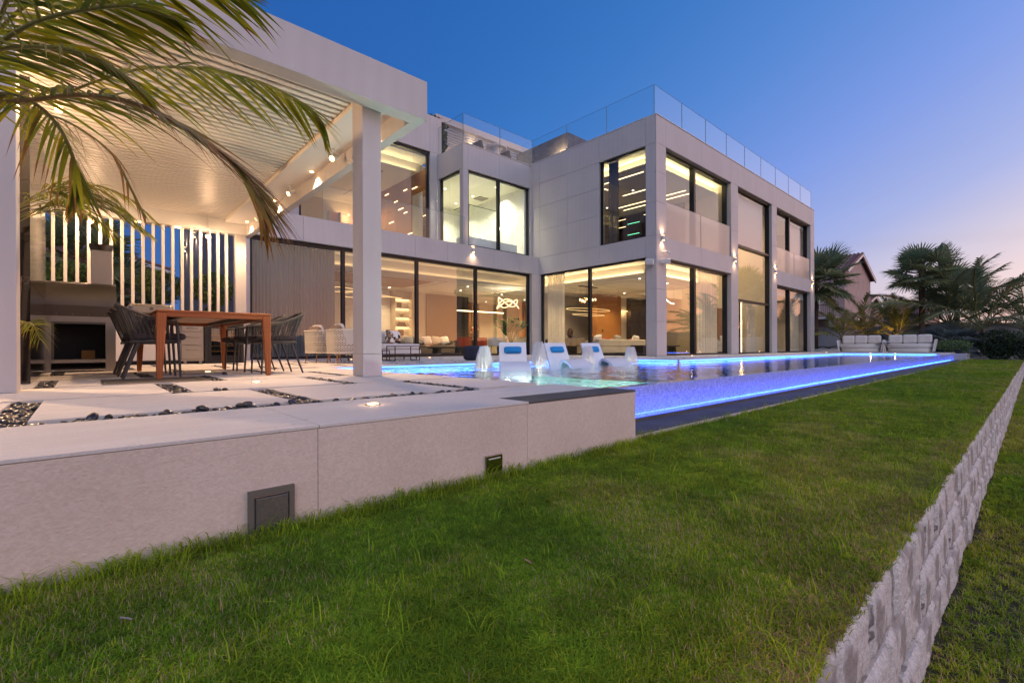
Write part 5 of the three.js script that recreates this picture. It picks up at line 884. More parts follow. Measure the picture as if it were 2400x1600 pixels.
{
  const t = thing('indoor_dining_table', 'dark indoor dining table with pale chairs', 'table', [14.6, GF, 17.6]); part(t, 'top', rbx(13.5, 15.9, 0.7, 0.74, 17.3, 18.2, 0.01), M.darkPanel); part(t, 'leg', bx(13.9, 14.0, GF, 0.699, 17.4, 18.1), M.dark); part(t, 'leg', bx(15.4, 15.5, GF, 0.699, 17.4, 18.1), M.dark);
  const f = thing('flower_vase', 'vase of red and cream flowers on the indoor table', 'vase', [13.65, 0.74, 17.7]); part(f, 'vase', new THREE.CylinderGeometry(0.06, 0.05, 0.18, 16).translate(13.65, 0.832, -17.7), M.dark); reseed(808); for (let k = 0; k < 26; k++) { const a = rr(0, 6.28), r = rr(0.02, 0.28), y = rr(1.02, 1.3); part(f, 'flower', new THREE.IcosahedronGeometry(rr(0.02, 0.045), 1).translate(13.65 + r * Math.cos(a), y, -17.7 + r * Math.sin(a)), std({ color: k % 3 ? 0xb8323f : 0xe6d7a8, roughness: 0.8 })); part(f, 'stem', rod(P(13.65, 0.9, 17.7), P(13.65 + r * Math.cos(a), y, 17.7 - r * Math.sin(a)), 0.004, 0.003, 4), std({ color: 0x3f5a2a })); }
  const k = thing('kitchen_island', 'marble kitchen island with a tall black tap', 'kitchen island', [19, GF, 20.4]); part(k, 'body', rbx(17.6, 20.2, GF, 0.88, 20, 20.8, 0.006, 1), M.marble); part(k, 'worktop', rbx(17.55, 20.25, 0.881, 0.92, 19.95, 20.85, 0.006, 1), M.marble); part(k, 'tap', tube([P(19, 0.92, 20.4), P(19, 1.3, 20.4), P(19.06, 1.42, 20.4), P(19.17, 1.38, 20.4), P(19.18, 1.2, 20.4)], 0.014, 24, 8), M.dark);
  const w = thing('wood_column', 'tall warm wood clad column in the kitchen', 'column', [21, GF, 21.6]); part(w, 'cladding', bx(20.4, 21.6, GF, 3.155, 21.3, 21.9), M.woodPanel);
  const c2 = thing('tall_cabinet', 'tall warm wood kitchen cabinet with a dark recess', 'cabinet', [18.3, GF, 23.9]); part(c2, 'side', bx(17.3, 17.9, GF, 3.1, 23.5, 24.39), M.woodPanel); part(c2, 'oven_tower', bx(17.905, 18.6, GF, 3.1, 23.6, 24.39), M.darkPanel);
  // tall indoor plant
  const pl = thing('indoor_plant', 'tall large-leaved green plant in a dark pot behind the glass', 'plant', [14.25, GF, 15.8]); part(pl, 'pot', new THREE.CylinderGeometry(0.2, 0.16, 0.42, 24).translate(14.25, GF + 0.21, -15.8), M.anth); reseed(909);
  const leafM = phy({ color: 0x4a7a34, roughness: 1, transmission: 0.3, thickness: 0, side: THREE.DoubleSide });
  for (let k2 = 0; k2 < 22; k2++) {
    const a = rr(0, 6.28), L = rr(0.5, 0.8), h = rr(0.7, 1.35), lean = rr(0.1, 0.4), b = new THREE.Vector3(14.25, 0.43, -15.8), e = new THREE.Vector3(14.25 + lean * Math.cos(a), 0.43 + h * 0.6, -15.8 + lean * 0.6 * Math.sin(a));
    part(pl, 'stem', rod(b, e, 0.012, 0.008, 5), leafM);
    const g = new THREE.PlaneGeometry(1, L, 6, 12), p = g.attributes.position; for (let i = 0; i < p.count; i++) { const s = (p.getY(i) + L / 2) / L, w2 = 0.3 * Math.sin(Math.PI * Math.min(1, s * 0.92 + 0.06)) ** 0.7, x = p.getX(i) * w2; p.setXYZ(i, x, L * s * (1 - 0.15 * s), Math.abs(x) * 0.5 + L * 0.55 * s * s); } g.rotateX(rr(0.05, 0.5)); g.rotateY(-a + Math.PI / 2); g.translate(e.x, e.y, e.z); g.computeVertexNormals(); part(pl, 'leaf', g, leafM);
  }
}
// corner room
sofaIn('corner_room_sofa', 'long light grey sofa seen from behind in the corner room', 16.2, 19.9, 12.4, 13.4, -1, M.sofa, 3);
{
  const t = thing('wood_wall_block', 'warm brown wood clad block in the corner room', 'wall block', [21.2, GF, 15.65]); for (let k = 0; k < 4; k++) part(t, 'wood_panel', rbx(20.1 + k * 0.55, 20.648 + k * 0.55, GF, 3.155, 15.5, 15.85, 0.003, 1), M.woodPanel); part(t, 'switch', bx(20.55, 20.65, 1.15, 1.27, 15.49, 15.499), M.dark);
  single('lit_niche', 'warm lit niche beside the wood clad block', 'niche', [bx(22.32, 23.24, 0.02, 3.15, 15.8, 15.85)], M.inWall); area(scene.children[scene.children.length - 1], P(22.8, 2.35, 15.7), P(22.8, 0, 15.79), WARM2, 40, 0.7, 0.05); part(scene.children[scene.children.length - 1], 'niche_light', bx(22.4, 23.2, 2.37, 2.39, 15.68, 15.799), M.warmSoft);
  tubChair(19.7, 14.6, 2.4, M.orange, 'orange armchair left of the wood block in the corner room', 'orange armchairs'); tubChair(22.2, 14.6, 2.0, M.orange, 'orange armchair before the dark marble wall', 'orange armchairs');
  for (const [u, v, lab] of [[17.4, 15.4, 'brown dining chair nearest the curtain in the corner room'], [18.1, 15.6, 'middle brown dining chair in the corner room'], [18.85, 15.5, 'brown dining chair beside the round sculpture']]) tubChair(u, v, Math.PI / 2, M.taupe, lab, 'brown dining chairs');
  const d = thing('corner_room_table', 'dark dining table with brown chairs in the corner room', 'table', [18.3, GF, 16.3]); part(d, 'top', rbx(17, 19.6, 0.7, 0.74, 16.0, 16.9, 0.01), M.darkPanel); part(d, 'leg', bx(17.4, 17.5, GF, 0.699, 16.1, 16.8), M.dark); part(d, 'leg', bx(19.1, 19.2, GF, 0.699, 16.1, 16.8), M.dark);
  const s = thing('round_sculpture', 'dark round disc sculpture on the corner room table', 'sculpture', [19.0, 0.74, 16.4]); part(s, 'disc', new THREE.TorusGeometry(0.17, 0.1, 14, 30).rotateY(0.4).translate(19.0, 1.06, -16.4), std({ color: 0x3a2018, roughness: 0.35 })); part(s, 'stand', bx(18.95, 19.05, 0.741, 0.82, 16.35, 16.45), M.dark);
  const c = thing('crystal_chandelier', 'cluster of hanging gold crystal drops in the corner room', 'chandelier', [17.5, 2.3, 14]); reseed(919); part(c, 'ceiling_plate', bx(16.9, 18.1, 3.13, 3.155, 13.9, 14.1), M.dark); for (let k = 0; k < 22; k++) { const u = 16.95 + k * 0.05, y = rr(2.35, 2.62), v = rr(13.92, 14.08); part(c, 'drop', new THREE.SphereGeometry(0.04, 10, 8).scale(1, 1.5, 1).translate(u, y, -v), k % 3 ? phy({ color: 0xb98a4a, metalness: 0.9, roughness: 0.15 }) : M.strip); part(c, 'cable', rod(P(u, y, v), P(u, 3.13, v), 0.002, 0.002, 3), M.dark); }
  const o = thing('oval_ring_pendant', 'two slim gold oval ring pendants over the corner room table', 'pendant', [18.2, 1.9, 14.6]); for (const [y, r] of [[2.15, 1.5], [1.9, 1.1]]) { const pts = []; for (let i = 0; i < 18; i++) { const a = i / 18 * 6.283; pts.push(P(18.3 + r * Math.cos(a), y, 14.6 + 0.4 * r * Math.sin(a))); } part(o, 'light_tube', tube(pts, 0.009, 90, 5, true), M.goldTube); for (const sgn of [-1, 1]) part(o, 'cable', rod(P(18.3 + sgn * r, y, 14.6), P(18.3 + sgn * r * 0.6, 3.155, 14.6), 0.003, 0.003, 4), M.dark); }
  for (const [u, v, lab] of [[17.2, 10.8, 'low dark coffee table nearest the house corner'], [19.3, 11.0, 'low dark coffee table beside the sheer curtain']]) { const q = thing('low_table', lab, 'table', [u, GF, v], 'low dark tables'); part(q, 'top', rbx(u - 0.6, u + 0.6, 0.34, 0.4, v - 0.3, v + 0.3, 0.01), M.darkPanel); part(q, 'leg', bx(u - 0.45, u - 0.3, GF, 0.339, v - 0.2, v + 0.2), M.darkPanel); part(q, 'leg', bx(u + 0.3, u + 0.45, GF, 0.339, v - 0.2, v + 0.2), M.darkPanel); }
  const arc = thing('arc_pendant', 'thin curved light line hanging in the corner room', 'pendant', [20.5, 2.4, 11.5]); part(arc, 'light_tube', tube([P(20.0, 2.75, 11.6), P(20.2, 2.5, 11.5), P(20.6, 2.38, 11.5), P(21, 2.4, 11.6)], 0.018, 24, 6), M.cool); part(arc, 'cable', rod(P(20.0, 2.75, 11.6), P(20.0, 3.155, 11.6), 0.003), M.dark); part(arc, 'cable', rod(P(21, 2.4, 11.6), P(21, 3.155, 11.6), 0.003), M.dark);
  const v = thing('door_light_strip', 'vertical warm light strip beside the tall hall door', 'light strip', [23.85, GF, 9.62]); part(v, 'strip', bx(23.83, 23.87, GF, 2.6, 9.6, 9.63), M.strip); area(v, P(23.85, 1.3, 9.595), P(23.85, 1.3, 8), ROOM, 8, 0.04, 2.5); part(v, 'backing', bx(23.8, 23.9, GF, 2.6, 9.631, 9.7), M.dark);
  const hd = thing('hall_door', 'brown wood door panel in the tall hall', 'door', [25, GF, 11.4]); part(hd, 'panel', rbx(24.0, 26.2, GF, 2.4, 11.4, 11.5, 0.01), M.woodPanel);
  sofaIn('far_sofa', 'pale sofa in the tall hall behind the sheer curtain', 24.2, 26.2, 10.4, 11.2, 1, M.offwhite, 3);
}
// upper rooms
{
  const led = (lab, list, y) => { const t = thing('ceiling_light_lines', lab, 'ceiling light', [18, y - 0.02, 12], 'ceiling light lines'); for (const [a, b, c, d] of list) { part(t, 'light_line', bx(a, b, y - 0.012, y - 0.001, c, d), M.strip); area(t, P((a + b) / 2, y - 0.015, (c + d) / 2), P((a + b) / 2, 0, (c + d) / 2), ROOM, 5, Math.max(0.05, b - a), Math.max(0.05, d - c)); } };
  led('warm rectangular light lines in the upper bedroom ceiling', [[16.8, 16.85, 10.6, 12.95], [18.78, 18.83, 10.9, 12.95], [16.85, 17.6, 12.9, 12.95], [20.25, 20.3, 10.6, 14.3], [20.8, 20.85, 10.6, 14.3]], 7.42);
  const f = thing('slatted_feature_wall', 'dark slatted bedroom wall with green lit shelves', 'feature wall', [21.7, 4.4, 13.6]); for (let k = 0; k < 40; k++) part(f, 'slat', bx(21.82, 21.86, 4.41, 7.41, 11.6 + k * 0.1, 11.66 + k * 0.1), M.darkPanel); part(f, 'backing', bx(21.861, 21.9, 4.41, 7.41, 11.5, 15.59), M.dark);
  for (const [y, a, b, m] of [[6.9, 13.86, 14.6, M.green], [6.32, 13.86, 14.6, M.green], [7.2, 14.7, 15.3, M.strip], [6.8, 14.7, 15.3, M.strip], [7.2, 12.6, 13.6, M.strip]]) { part(f, 'shelf', bx(21.6, 21.815, y - 0.03, y, a, b), M.dark); part(f, 'shelf_light', bx(21.595, 21.6, y - 0.025, y - 0.008, a, b), m); }
  const e = thing('light_bars', 'short warm light bars mounted across the wood bedroom wall', 'wall light', [11, 5.4, 19.5]); for (const [v, y, l] of [[21.24, 7.8, 0.36], [19.45, 7.58, 0.3], [18.62, 7.47, 0.42], [20.34, 7.25, 0.3], [19.87, 6.8, 0.45], [19.43, 6.54, 0.3], [20.78, 6.35, 0.45], [17.69, 6.06, 0.42], [19.02, 5.5, 0.4], [22.6, 6.9, 0.4], [22.1, 5.9, 0.4], [23.4, 6.4, 0.5]]) part(e, 'light_bar', bx(11.0, 11.029, y, y + 0.022, v - l / 2, v + l / 2), M.strip);
  const n = thing('pink_niche', 'pink lit wardrobe niche at the back of the balcony bedroom', 'niche', [10.2, 4.4, 24.6]); part(n, 'back', bx(9.5, 10.95, 6.4, 7.45, 24.7, 24.79), std({ color: 0xc98f86, roughness: 0.7 })); part(n, 'divider', bx(10.0, 10.05, 4.4, 7.45, 24.4, 24.69), M.taupe); part(n, 'side', bx(9.45, 9.49, 4.4, 7.45, 24.4, 24.79), M.inWall); point(n, P(10.4, 7.2, 24.3), WARM2, 3, 3); part(n, 'lamp', new THREE.SphereGeometry(0.05, 10, 8).translate(10.4, 7.35, -24.3), M.warmSoft);
  const s = thing('shower_screen', 'clear glass shower screen in the marble bathroom', 'shower screen', [14, 4.4, 17.4]); part(s, 'pane', uvm(new THREE.PlaneGeometry(1.4, 2.5).translate(13.9, 5.66, -17.5)), M.clear); part(s, 'pane', uvm(new THREE.PlaneGeometry(1.2, 2.5).rotateY(-Math.PI / 2).translate(13.2, 5.66, -18.1)), M.clear); part(s, 'rail', [bx(13.2, 14.9, 6.91, 6.94, 17.49, 17.51), bx(13.19, 13.21, 6.91, 6.94, 17.511, 18.7), bx(13.19, 13.21, 4.4, 6.909, 17.49, 17.51)], M.dark);
  for (const [u, y, v, lab] of [[13.64, 5.4, 17.0, 'white globe lamp beside the bathroom bench'], [14.7, 5.96, 17.0, 'white globe lamp on the far bathroom wall']]) { const g = thing('globe_lamp', lab, 'lamp', [u, 4.4, v], 'bathroom globe lamps'); part(g, 'globe', new THREE.SphereGeometry(0.07, 16, 12).translate(u, y, -v), M.cool); part(g, 'stand', rod(P(u, 4.4, v), P(u, y - 0.06, v), 0.008), M.steel); }
  const tp = thing('bath_tap', 'curved steel tap at the bathroom bench', 'tap', [11.9, 4.95, 16.1]); part(tp, 'spout', tube([P(11.85, 4.951, 16.1), P(11.85, 5.12, 16.1), P(11.95, 5.2, 16.1), P(12.05, 5.12, 16.1), P(12.05, 5.05, 16.1)], 0.014, 20, 7), M.steel);
  const rh = thing('rain_shower', 'square steel rain shower head on the bathroom ceiling', 'shower head', [14.4, 7.55, 18.1]); part(rh, 'plate', bx(14.15, 14.65, 7.56, 7.599, 17.85, 18.35), M.steel);
}

// ---------- palms and planting ----------
const frondMat = phy({ vertexColors: true, roughness: 1, transmission: 0.6, specularIntensity: 0.3, thickness: 0, side: THREE.DoubleSide });
const barkMat = std({ vertexColors: true, roughness: 0.75 });
// A feather leaf: leaflets on both sides of a rib that follows the curve. o: n pairs, len(s), wide, fwd (how far they lean to the tip), hang (how far they droop), cols(s)
function feather(pts, o) {
  const curve = new THREE.CatmullRomCurve3(pts), pos = [], col = [], up = new THREE.Vector3(0, 1, 0);
  const tri = (a, b, c, k) => { pos.push(a.x, a.y, a.z, b.x, b.y, b.z, c.x, c.y, c.z); for (let i = 0; i < 3; i++) col.push(...k); };
  for (let k = 0; k < o.n; k++) for (const side of [-1, 1]) {
    const s = o.s0 + (1 - o.s0) * (k + rr(0, 0.8)) / o.n, b = curve.getPoint(Math.min(1, s)), t = curve.getTangent(Math.min(1, s)).normalize();
    const out = new THREE.Vector3().crossVectors(t, up).normalize().multiplyScalar(side), nrm = new THREE.Vector3().crossVectors(out, t).normalize().multiplyScalar(side);
    const fw = o.fwd * rr(0.65, 1.35) + 0.5 * s, L = o.len(s) * rr(0.8, 1.12), d = out.clone().multiplyScalar(1 - 0.3 * o.hang).addScaledVector(t, fw).addScaledVector(nrm, (o.vee ?? 0.25) * rr(0.4, 1.2)); d.y -= (o.drop || 0) * rr(0.7, 1.3); d.normalize();
    const hang = o.hang * rr(0.6, 1.4), w = o.wide * rr(0.8, 1.15), cc = o.cols(s, side), dry = o.dry ? o.dry(s) : 0, N = o.seg || 5;
    const widthDir = new THREE.Vector3().crossVectors(d, up).normalize().multiplyScalar(0.55).addScaledVector(t, 0.55).normalize();
    let prev = null;
    for (let j = 0; j <= N; j++) {
      const q = j / N, p = b.clone().addScaledVector(d, L * q * (1 - 0.25 * hang * q)); p.y -= hang * L * q * q * 0.95;
      const ww = w * (j === 0 ? 0.45 : Math.sin(Math.PI * (0.12 + 0.88 * (1 - q) * 0.62)) * (1 - q ** 3)), a = p.clone().addScaledVector(widthDir, ww / 2), c = p.clone().addScaledVector(widthDir, -ww / 2);
      const kk = q > 1 - dry ? (o.dryCol || [0.22, 0.11, 0.03]) : cc;
      if (prev) { tri(prev[0], prev[1], a, kk); if (j < N) tri(prev[1], c, a, kk); }
      prev = [a, c];
    }
  }
  const leaf = new THREE.BufferGeometry(); leaf.setAttribute('position', new THREE.Float32BufferAttribute(pos, 3)); leaf.computeVertexNormals(); leaf.setAttribute('color', new THREE.Float32BufferAttribute(col, 3));
  const rib = new THREE.TubeGeometry(curve, 22, o.rib, 5).toNonIndexed(), rc = []; const rp = rib.attributes.position; for (let i = 0; i < rp.count; i++) rc.push(...(o.ribCol || [0.2, 0.17, 0.04]));
  rib.deleteAttribute('uv'); rib.setAttribute('color', new THREE.Float32BufferAttribute(rc, 3));
  return { leaf, rib };
}
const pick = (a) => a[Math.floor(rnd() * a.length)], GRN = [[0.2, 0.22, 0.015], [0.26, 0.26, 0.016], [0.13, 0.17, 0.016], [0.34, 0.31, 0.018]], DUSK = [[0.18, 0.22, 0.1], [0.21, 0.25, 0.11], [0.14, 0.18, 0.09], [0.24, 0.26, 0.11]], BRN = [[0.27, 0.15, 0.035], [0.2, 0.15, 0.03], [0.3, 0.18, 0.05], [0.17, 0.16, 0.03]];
function addFrond(t, f) { const r = part(t, 'frond', f.leaf, frondMat); part(r, 'rib', f.rib, barkMat); return r; }
{
  // the coconut palm whose leaves hang into the picture beside the pergola
  reseed(1001);
  const t = thing('coconut_palm', 'coconut palm with long drooping green and brown fronds before the pergola', 'palm tree', [-1.0, 0, 4.1]);
  part(t, 'trunk', tube([P(-1.0, 0.002, 4.1), P(-0.98, 0.5, 4.05), P(-0.82, 1.1, 3.95), P(-0.56, 1.58, 3.8)], 0.09, 24, 12), M.trunk);
  const C = [-0.5, 1.6, 3.78];
  const F = [
    [[[-0.153, 1.67, 3.58], [0.031, 1.731, 3.345], [0.208, 1.804, 3.186], [0.389, 1.815, 3.021], [0.6, 1.807, 2.898], [0.788, 1.755, 2.794], [0.972, 1.685, 2.763], [1.039, 1.626, 2.769]], { n: 50, s0: 0.12, len: (s) => 0.48 * Math.sin(Math.PI * (0.25 + 0.66 * s)), wide: 0.024, fwd: 0.75, hang: 0.2, drop: 0.7, rib: 0.007, cols: () => pick(GRN), dry: () => (rnd() < 0.7 ? rr(0.05, 0.2) : 0) }],
    [[[-0.192, 1.486, 3.143], [0.017, 1.455, 2.819], [0.202, 1.374, 2.583], [0.365, 1.254, 2.436], [0.493, 1.154, 2.387], [0.569, 1.018, 2.319], [0.616, 0.936, 2.343]], { n: 56, s0: 0.16, len: (s) => 0.52 * Math.sin(Math.PI * (0.3 + 0.6 * s)), wide: 0.027, fwd: 1.5, hang: 0.25, drop: 0.25, rib: 0.011, cols: (s) => pick(s > 0.35 ? BRN : [...GRN, ...BRN]), dry: () => rr(0.1, 0.4), ribCol: [0.26, 0.15, 0.04] }],
    [[[-0.294, 1.884, 3.37], [-0.104, 1.953, 2.995], [0.113, 1.973, 2.731], [0.36, 1.991, 2.575], [0.568, 1.961, 2.454]], { n: 46, s0: 0.05, len: (s) => 0.56 * Math.sin(Math.PI * (0.3 + 0.6 * s)), wide: 0.026, fwd: 1.0, hang: 0.2, drop: 0.55, rib: 0.009, cols: () => pick(GRN), dry: () => (rnd() < 0.6 ? rr(0.05, 0.25) : 0) }],
    [[[-0.279, 1.602, 2.951], [-0.135, 1.643, 2.686], [0.016, 1.658, 2.482], [0.163, 1.669, 2.349], [0.275, 1.658, 2.315]], { n: 44, s0: 0.05, len: (s) => 0.46 * Math.sin(Math.PI * (0.32 + 0.6 * s)), wide: 0.026, fwd: 1.0, hang: 0.2, drop: 0.45, rib: 0.009, cols: () => pick(GRN), dry: () => (rnd() < 0.5 ? rr(0.05, 0.2) : 0) }],
    [[[-0.301, 1.601, 3.444], [-0.161, 1.491, 3.182], [-0.073, 1.344, 3.035], [-0.023, 1.175, 2.99], [-0.004, 1.077, 3.04]], { n: 38, s0: 0.1, len: (s) => 0.42 * Math.sin(Math.PI * (0.3 + 0.6 * s)), wide: 0.026, fwd: 0.8, hang: 0.3, drop: 0.8, rib: 0.008, cols: () => pick([...GRN, BRN[1]]), dry: () => rr(0.05, 0.3) }],
    [[[-0.22, 1.666, 3.775], [-0.039, 1.584, 3.612], [0.119, 1.449, 3.536], [0.204, 1.242, 3.459], [0.27, 1.09, 3.466]], { n: 14, s0: 0.2, len: (s) => 0.3 * Math.sin(Math.PI * (0.35 + 0.6 * s)), wide: 0.018, fwd: 1.4, hang: 0.7, rib: 0.006, cols: () => pick(BRN), dry: () => 0.4 }],
    [[[-0.34, 1.621, 3.142], [-0.233, 1.602, 2.91], [-0.073, 1.569, 2.697], [0.06, 1.515, 2.577], [0.175, 1.434, 2.54]], { n: 40, s0: 0.05, len: (s) => 0.44 * Math.sin(Math.PI * (0.3 + 0.6 * s)), wide: 0.026, fwd: 0.95, hang: 0.2, drop: 0.4, rib: 0.009, cols: () => pick(GRN), dry: () => (rnd() < 0.5 ? rr(0.05, 0.25) : 0) }],
    [[[-0.3, 1.78, 3.2], [-0.2, 1.86, 2.85], [-0.08, 1.84, 2.55], [0.08, 1.78, 2.35]], { n: 40, s0: 0.05, len: (s) => 0.46 * Math.sin(Math.PI * (0.3 + 0.6 * s)), wide: 0.027, fwd: 0.9, hang: 0.2, drop: 0.4, rib: 0.009, cols: () => pick(GRN), dry: () => (rnd() < 0.5 ? rr(0.05, 0.2) : 0) }],
    [[[-0.75, 1.95, 3.4], [-1.0, 2.1, 3.0], [-1.3, 1.9, 2.6]], { n: 30, s0: 0.2, len: () => 0.4, wide: 0.024, fwd: 0.9, hang: 0.6, rib: 0.009, cols: () => pick(GRN) }],
    [[[-0.8, 1.95, 4.2], [-1.1, 2.1, 4.6], [-1.5, 1.85, 4.9]], { n: 30, s0: 0.2, len: () => 0.4, wide: 0.024, fwd: 0.9, hang: 0.6, rib: 0.009, cols: () => pick(GRN) }],
  ];
  for (const [pts, o] of F) addFrond(t, feather([P(...C), ...pts.map((p) => P(...p))], { ...o, seg: 7 }));
  // clump of slender palms between the front column and the marble wall
  const a = thing('areca_palm', 'bushy lit palm with arching leaflets beside the marble wall', 'palm tree', [-0.5, 0, 5.9]);
  for (const [x, z, h] of [[-0.5, 5.9, 1.5], [-0.56, 6.0, 1.2], [-0.45, 5.8, 0.95]]) part(a, 'stem', rod(P(x, 0.002, z), P(x + 0.05, h, z), 0.022, 0.014, 8), M.trunk);
  for (let k = 0; k < 11; k++) { const low = k > 9, an = low ? rr(-1.3, -0.5) : rr(-1.4, 0.9), L = low ? rr(0.3, 0.45) : rr(0.7, 1.05), y0 = low ? rr(0.3, 0.9) : rr(1.35, 1.55), rise = rr(0.1, 0.45), du = Math.cos(an), dv = Math.sin(an); const pts = [0, 0.25, 0.5, 0.75, 1].map((s) => P(-0.45 + du * L * s, y0 + rise * Math.sin(s * 2.4) - 0.25 * s * s * L, 5.9 + dv * L * s)); addFrond(a, feather(pts, { n: 26, s0: 0.2, len: (s) => 0.3 * Math.sin(Math.PI * (0.3 + 0.6 * s)), wide: 0.016, fwd: 0.9, hang: 0.5, rib: 0.005, cols: () => pick(GRN), dry: () => (rnd() < 0.4 ? 0.15 : 0), seg: 4 })); }
}
// coconut palms of the far bed: feather leaves that rise and arch
function cocoVariants(seedN, cols) { reseed(seedN); const out = []; for (let k = 0; k < 5; k++) { const L = rr(2.0, 2.5), arch = rr(0.35, 0.9); const pts = [0, 0.2, 0.4, 0.6, 0.8, 1].map((s) => new THREE.Vector3(L * s * (1 - 0.12 * s), L * (0.42 * s - arch * 0.62 * s * s), rr(-0.04, 0.04))); out.push(feather(pts, { n: 46, s0: 0.18, len: (s) => 0.62 * Math.sin(Math.PI * (0.2 + 0.72 * s)), wide: 0.04, fwd: 0.7, hang: 0.35, rib: 0.016, vee: 0.3, cols: () => pick(cols), dry: () => (rnd() < 0.25 ? 0.2 : 0), seg: 3 })); } return out; }
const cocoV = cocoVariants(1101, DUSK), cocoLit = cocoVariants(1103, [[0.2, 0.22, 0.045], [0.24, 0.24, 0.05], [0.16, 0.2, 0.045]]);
function coco(u, y, v, h, n, s, lab, V = cocoV, steep = 0.5) {
  const t = thing('garden_palm', lab, 'palm tree', [u, y, v], 'feather palms behind the pool'); const lean = rr(-0.15, 0.15);
  part(t, 'trunk', tube([P(u, y, v), P(u + lean * 0.4, y + h * 0.5, v), P(u + lean, y + h, v)], 0.09, 10, 8), M.trunk);
  for (let k = 0; k < n; k++) { const f = V[k % 5], m = new THREE.Group(), a = k * 2.399 + rr(-0.3, 0.3), leaf = new THREE.Mesh(f.leaf, frondMat), rib = new THREE.Mesh(f.rib, barkMat); leaf.name = 'frond'; rib.name = 'rib'; leaf.castShadow = leaf.receiveShadow = true; leaf.add(rib); leaf.position.set(lean, h, 0); leaf.rotation.order = 'YZX'; leaf.rotation.y = a; leaf.rotation.z = steep * (1.7 - 1.9 * (k / n)) + rr(-0.12, 0.12); leaf.rotation.x = rr(-0.4, 0.4); leaf.scale.setScalar(s * rr(0.85, 1.1)); t.add(leaf); }
}
// fan palms
function fanVariants(cols) { const out = []; for (let k = 0; k < 4; k++) { const pos = [], col = [], N = 30, R = 1; const tri = (a, b, c, kk) => { pos.push(...a, ...b, ...c); for (let i = 0; i < 3; i++) col.push(...kk); };
  for (let i = 0; i < N; i++) { const a = -2.3 + 4.6 * (i + 0.5) / N, L = R * (0.72 + 0.28 * Math.cos(a * 0.55)) * rr(0.9, 1.05), w = 0.075, c = pick(cols), dir = (q, dy, off) => { const r = L * q; return [0.85 + r * Math.cos(a) - off * Math.sin(a), dy, r * Math.sin(a) + off * Math.cos(a)]; };
    const d1 = 0.05 - 0.03, d2 = rr(-0.03, 0.04), d3 = rr(-0.14, 0.03), f = (i % 2 ? 0.03 : -0.03);
    tri(dir(0, 0, 0), dir(0.5, d1 + f, w * 0.5), dir(0.5, d1 - f, -w * 0.5), c); tri(dir(0.5, d1 + f, w * 0.5), dir(0.78, d2, w * 0.3), dir(0.5, d1 - f, -w * 0.5), c); tri(dir(0.5, d1 - f, -w * 0.5), dir(0.78, d2, w * 0.3), dir(0.78, d2, -w * 0.25), c); tri(dir(0.78, d2, w * 0.3), dir(1, d3, 0), dir(0.78, d2, -w * 0.25), c); }
  const g = new THREE.BufferGeometry(); g.setAttribute('position', new THREE.Float32BufferAttribute(pos, 3)); g.computeVertexNormals(); g.setAttribute('color', new THREE.Float32BufferAttribute(col, 3));
  const st = new THREE.CylinderGeometry(0.012, 0.022, 0.88, 5).rotateZ(-Math.PI / 2).translate(0.43, 0, 0); out.push([g, st]); } return out; }
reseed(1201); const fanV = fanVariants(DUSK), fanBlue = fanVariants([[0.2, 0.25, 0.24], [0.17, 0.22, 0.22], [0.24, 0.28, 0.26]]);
const petMat = std({ color: 0x5a4a2a, roughness: 0.8 });
function fan(u, y, v, h, n, s, lab, V = fanV, r = 0.14, spread = 1, group = 'fan palms') {
  const t = thing('fan_palm', lab, 'palm tree', [u, y, v], group); part(t, 'trunk', tube([P(u, y, v), P(u + 0.03, y + h * 0.5, v), P(u, y + h, v)], r, 10, 10), M.trunk);
  for (let k = 0; k < n; k++) { const [g, st] = V[k % 4], leaf = new THREE.Mesh(g, frondMat), pet = new THREE.Mesh(st, petMat); leaf.name = 'frond'; pet.name = 'stalk'; leaf.castShadow = leaf.receiveShadow = true; leaf.add(pet); leaf.position.set(0, h - 0.12 + 0.14 * (1 - k / n), 0); leaf.rotation.order = 'YZX'; leaf.rotation.y = k * 2.399 + rr(-0.2, 0.2); leaf.rotation.z = spread * (1.15 - 2.0 * (k / n)) + rr(-0.15, 0.15); leaf.rotation.x = rr(-0.5, 0.5); leaf.scale.setScalar(s * rr(0.85, 1.12)); t.add(leaf); }
}
reseed(1301);
fan(36.3, 0, 9.8, 4.7, 27, 1.55, 'tall fan palm at the end of the villa');
fan(36.0, 0, 4.36, 4.6, 24, 1.1, 'tall fan palm standing free behind the two sofas');
fan(40.0, 0, 3.2, 3.7, 20, 1.25, 'fan palm half hidden behind the dark feather palm');
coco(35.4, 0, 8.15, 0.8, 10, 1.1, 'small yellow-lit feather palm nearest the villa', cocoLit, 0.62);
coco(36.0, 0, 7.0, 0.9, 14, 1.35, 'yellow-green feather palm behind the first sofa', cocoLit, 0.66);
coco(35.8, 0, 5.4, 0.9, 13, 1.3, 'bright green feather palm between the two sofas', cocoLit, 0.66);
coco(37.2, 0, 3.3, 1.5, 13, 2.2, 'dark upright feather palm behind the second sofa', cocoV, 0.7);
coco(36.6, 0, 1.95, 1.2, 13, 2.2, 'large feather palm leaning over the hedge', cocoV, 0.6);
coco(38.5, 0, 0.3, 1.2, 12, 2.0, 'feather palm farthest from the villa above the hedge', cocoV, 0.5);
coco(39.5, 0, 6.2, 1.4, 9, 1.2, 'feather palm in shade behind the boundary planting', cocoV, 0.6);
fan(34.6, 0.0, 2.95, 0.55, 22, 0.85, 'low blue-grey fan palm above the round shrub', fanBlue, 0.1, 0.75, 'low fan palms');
// behind the slat screen
fan(-0.1, 0, 18.2, 2.9, 26, 1.0, 'fan palm behind the slat screen', fanV, 0.13);
fan(1.2, 0, 24, 2.6, 22, 1.0, 'fan palm farther back behind the slat screen', fanV, 0.13);

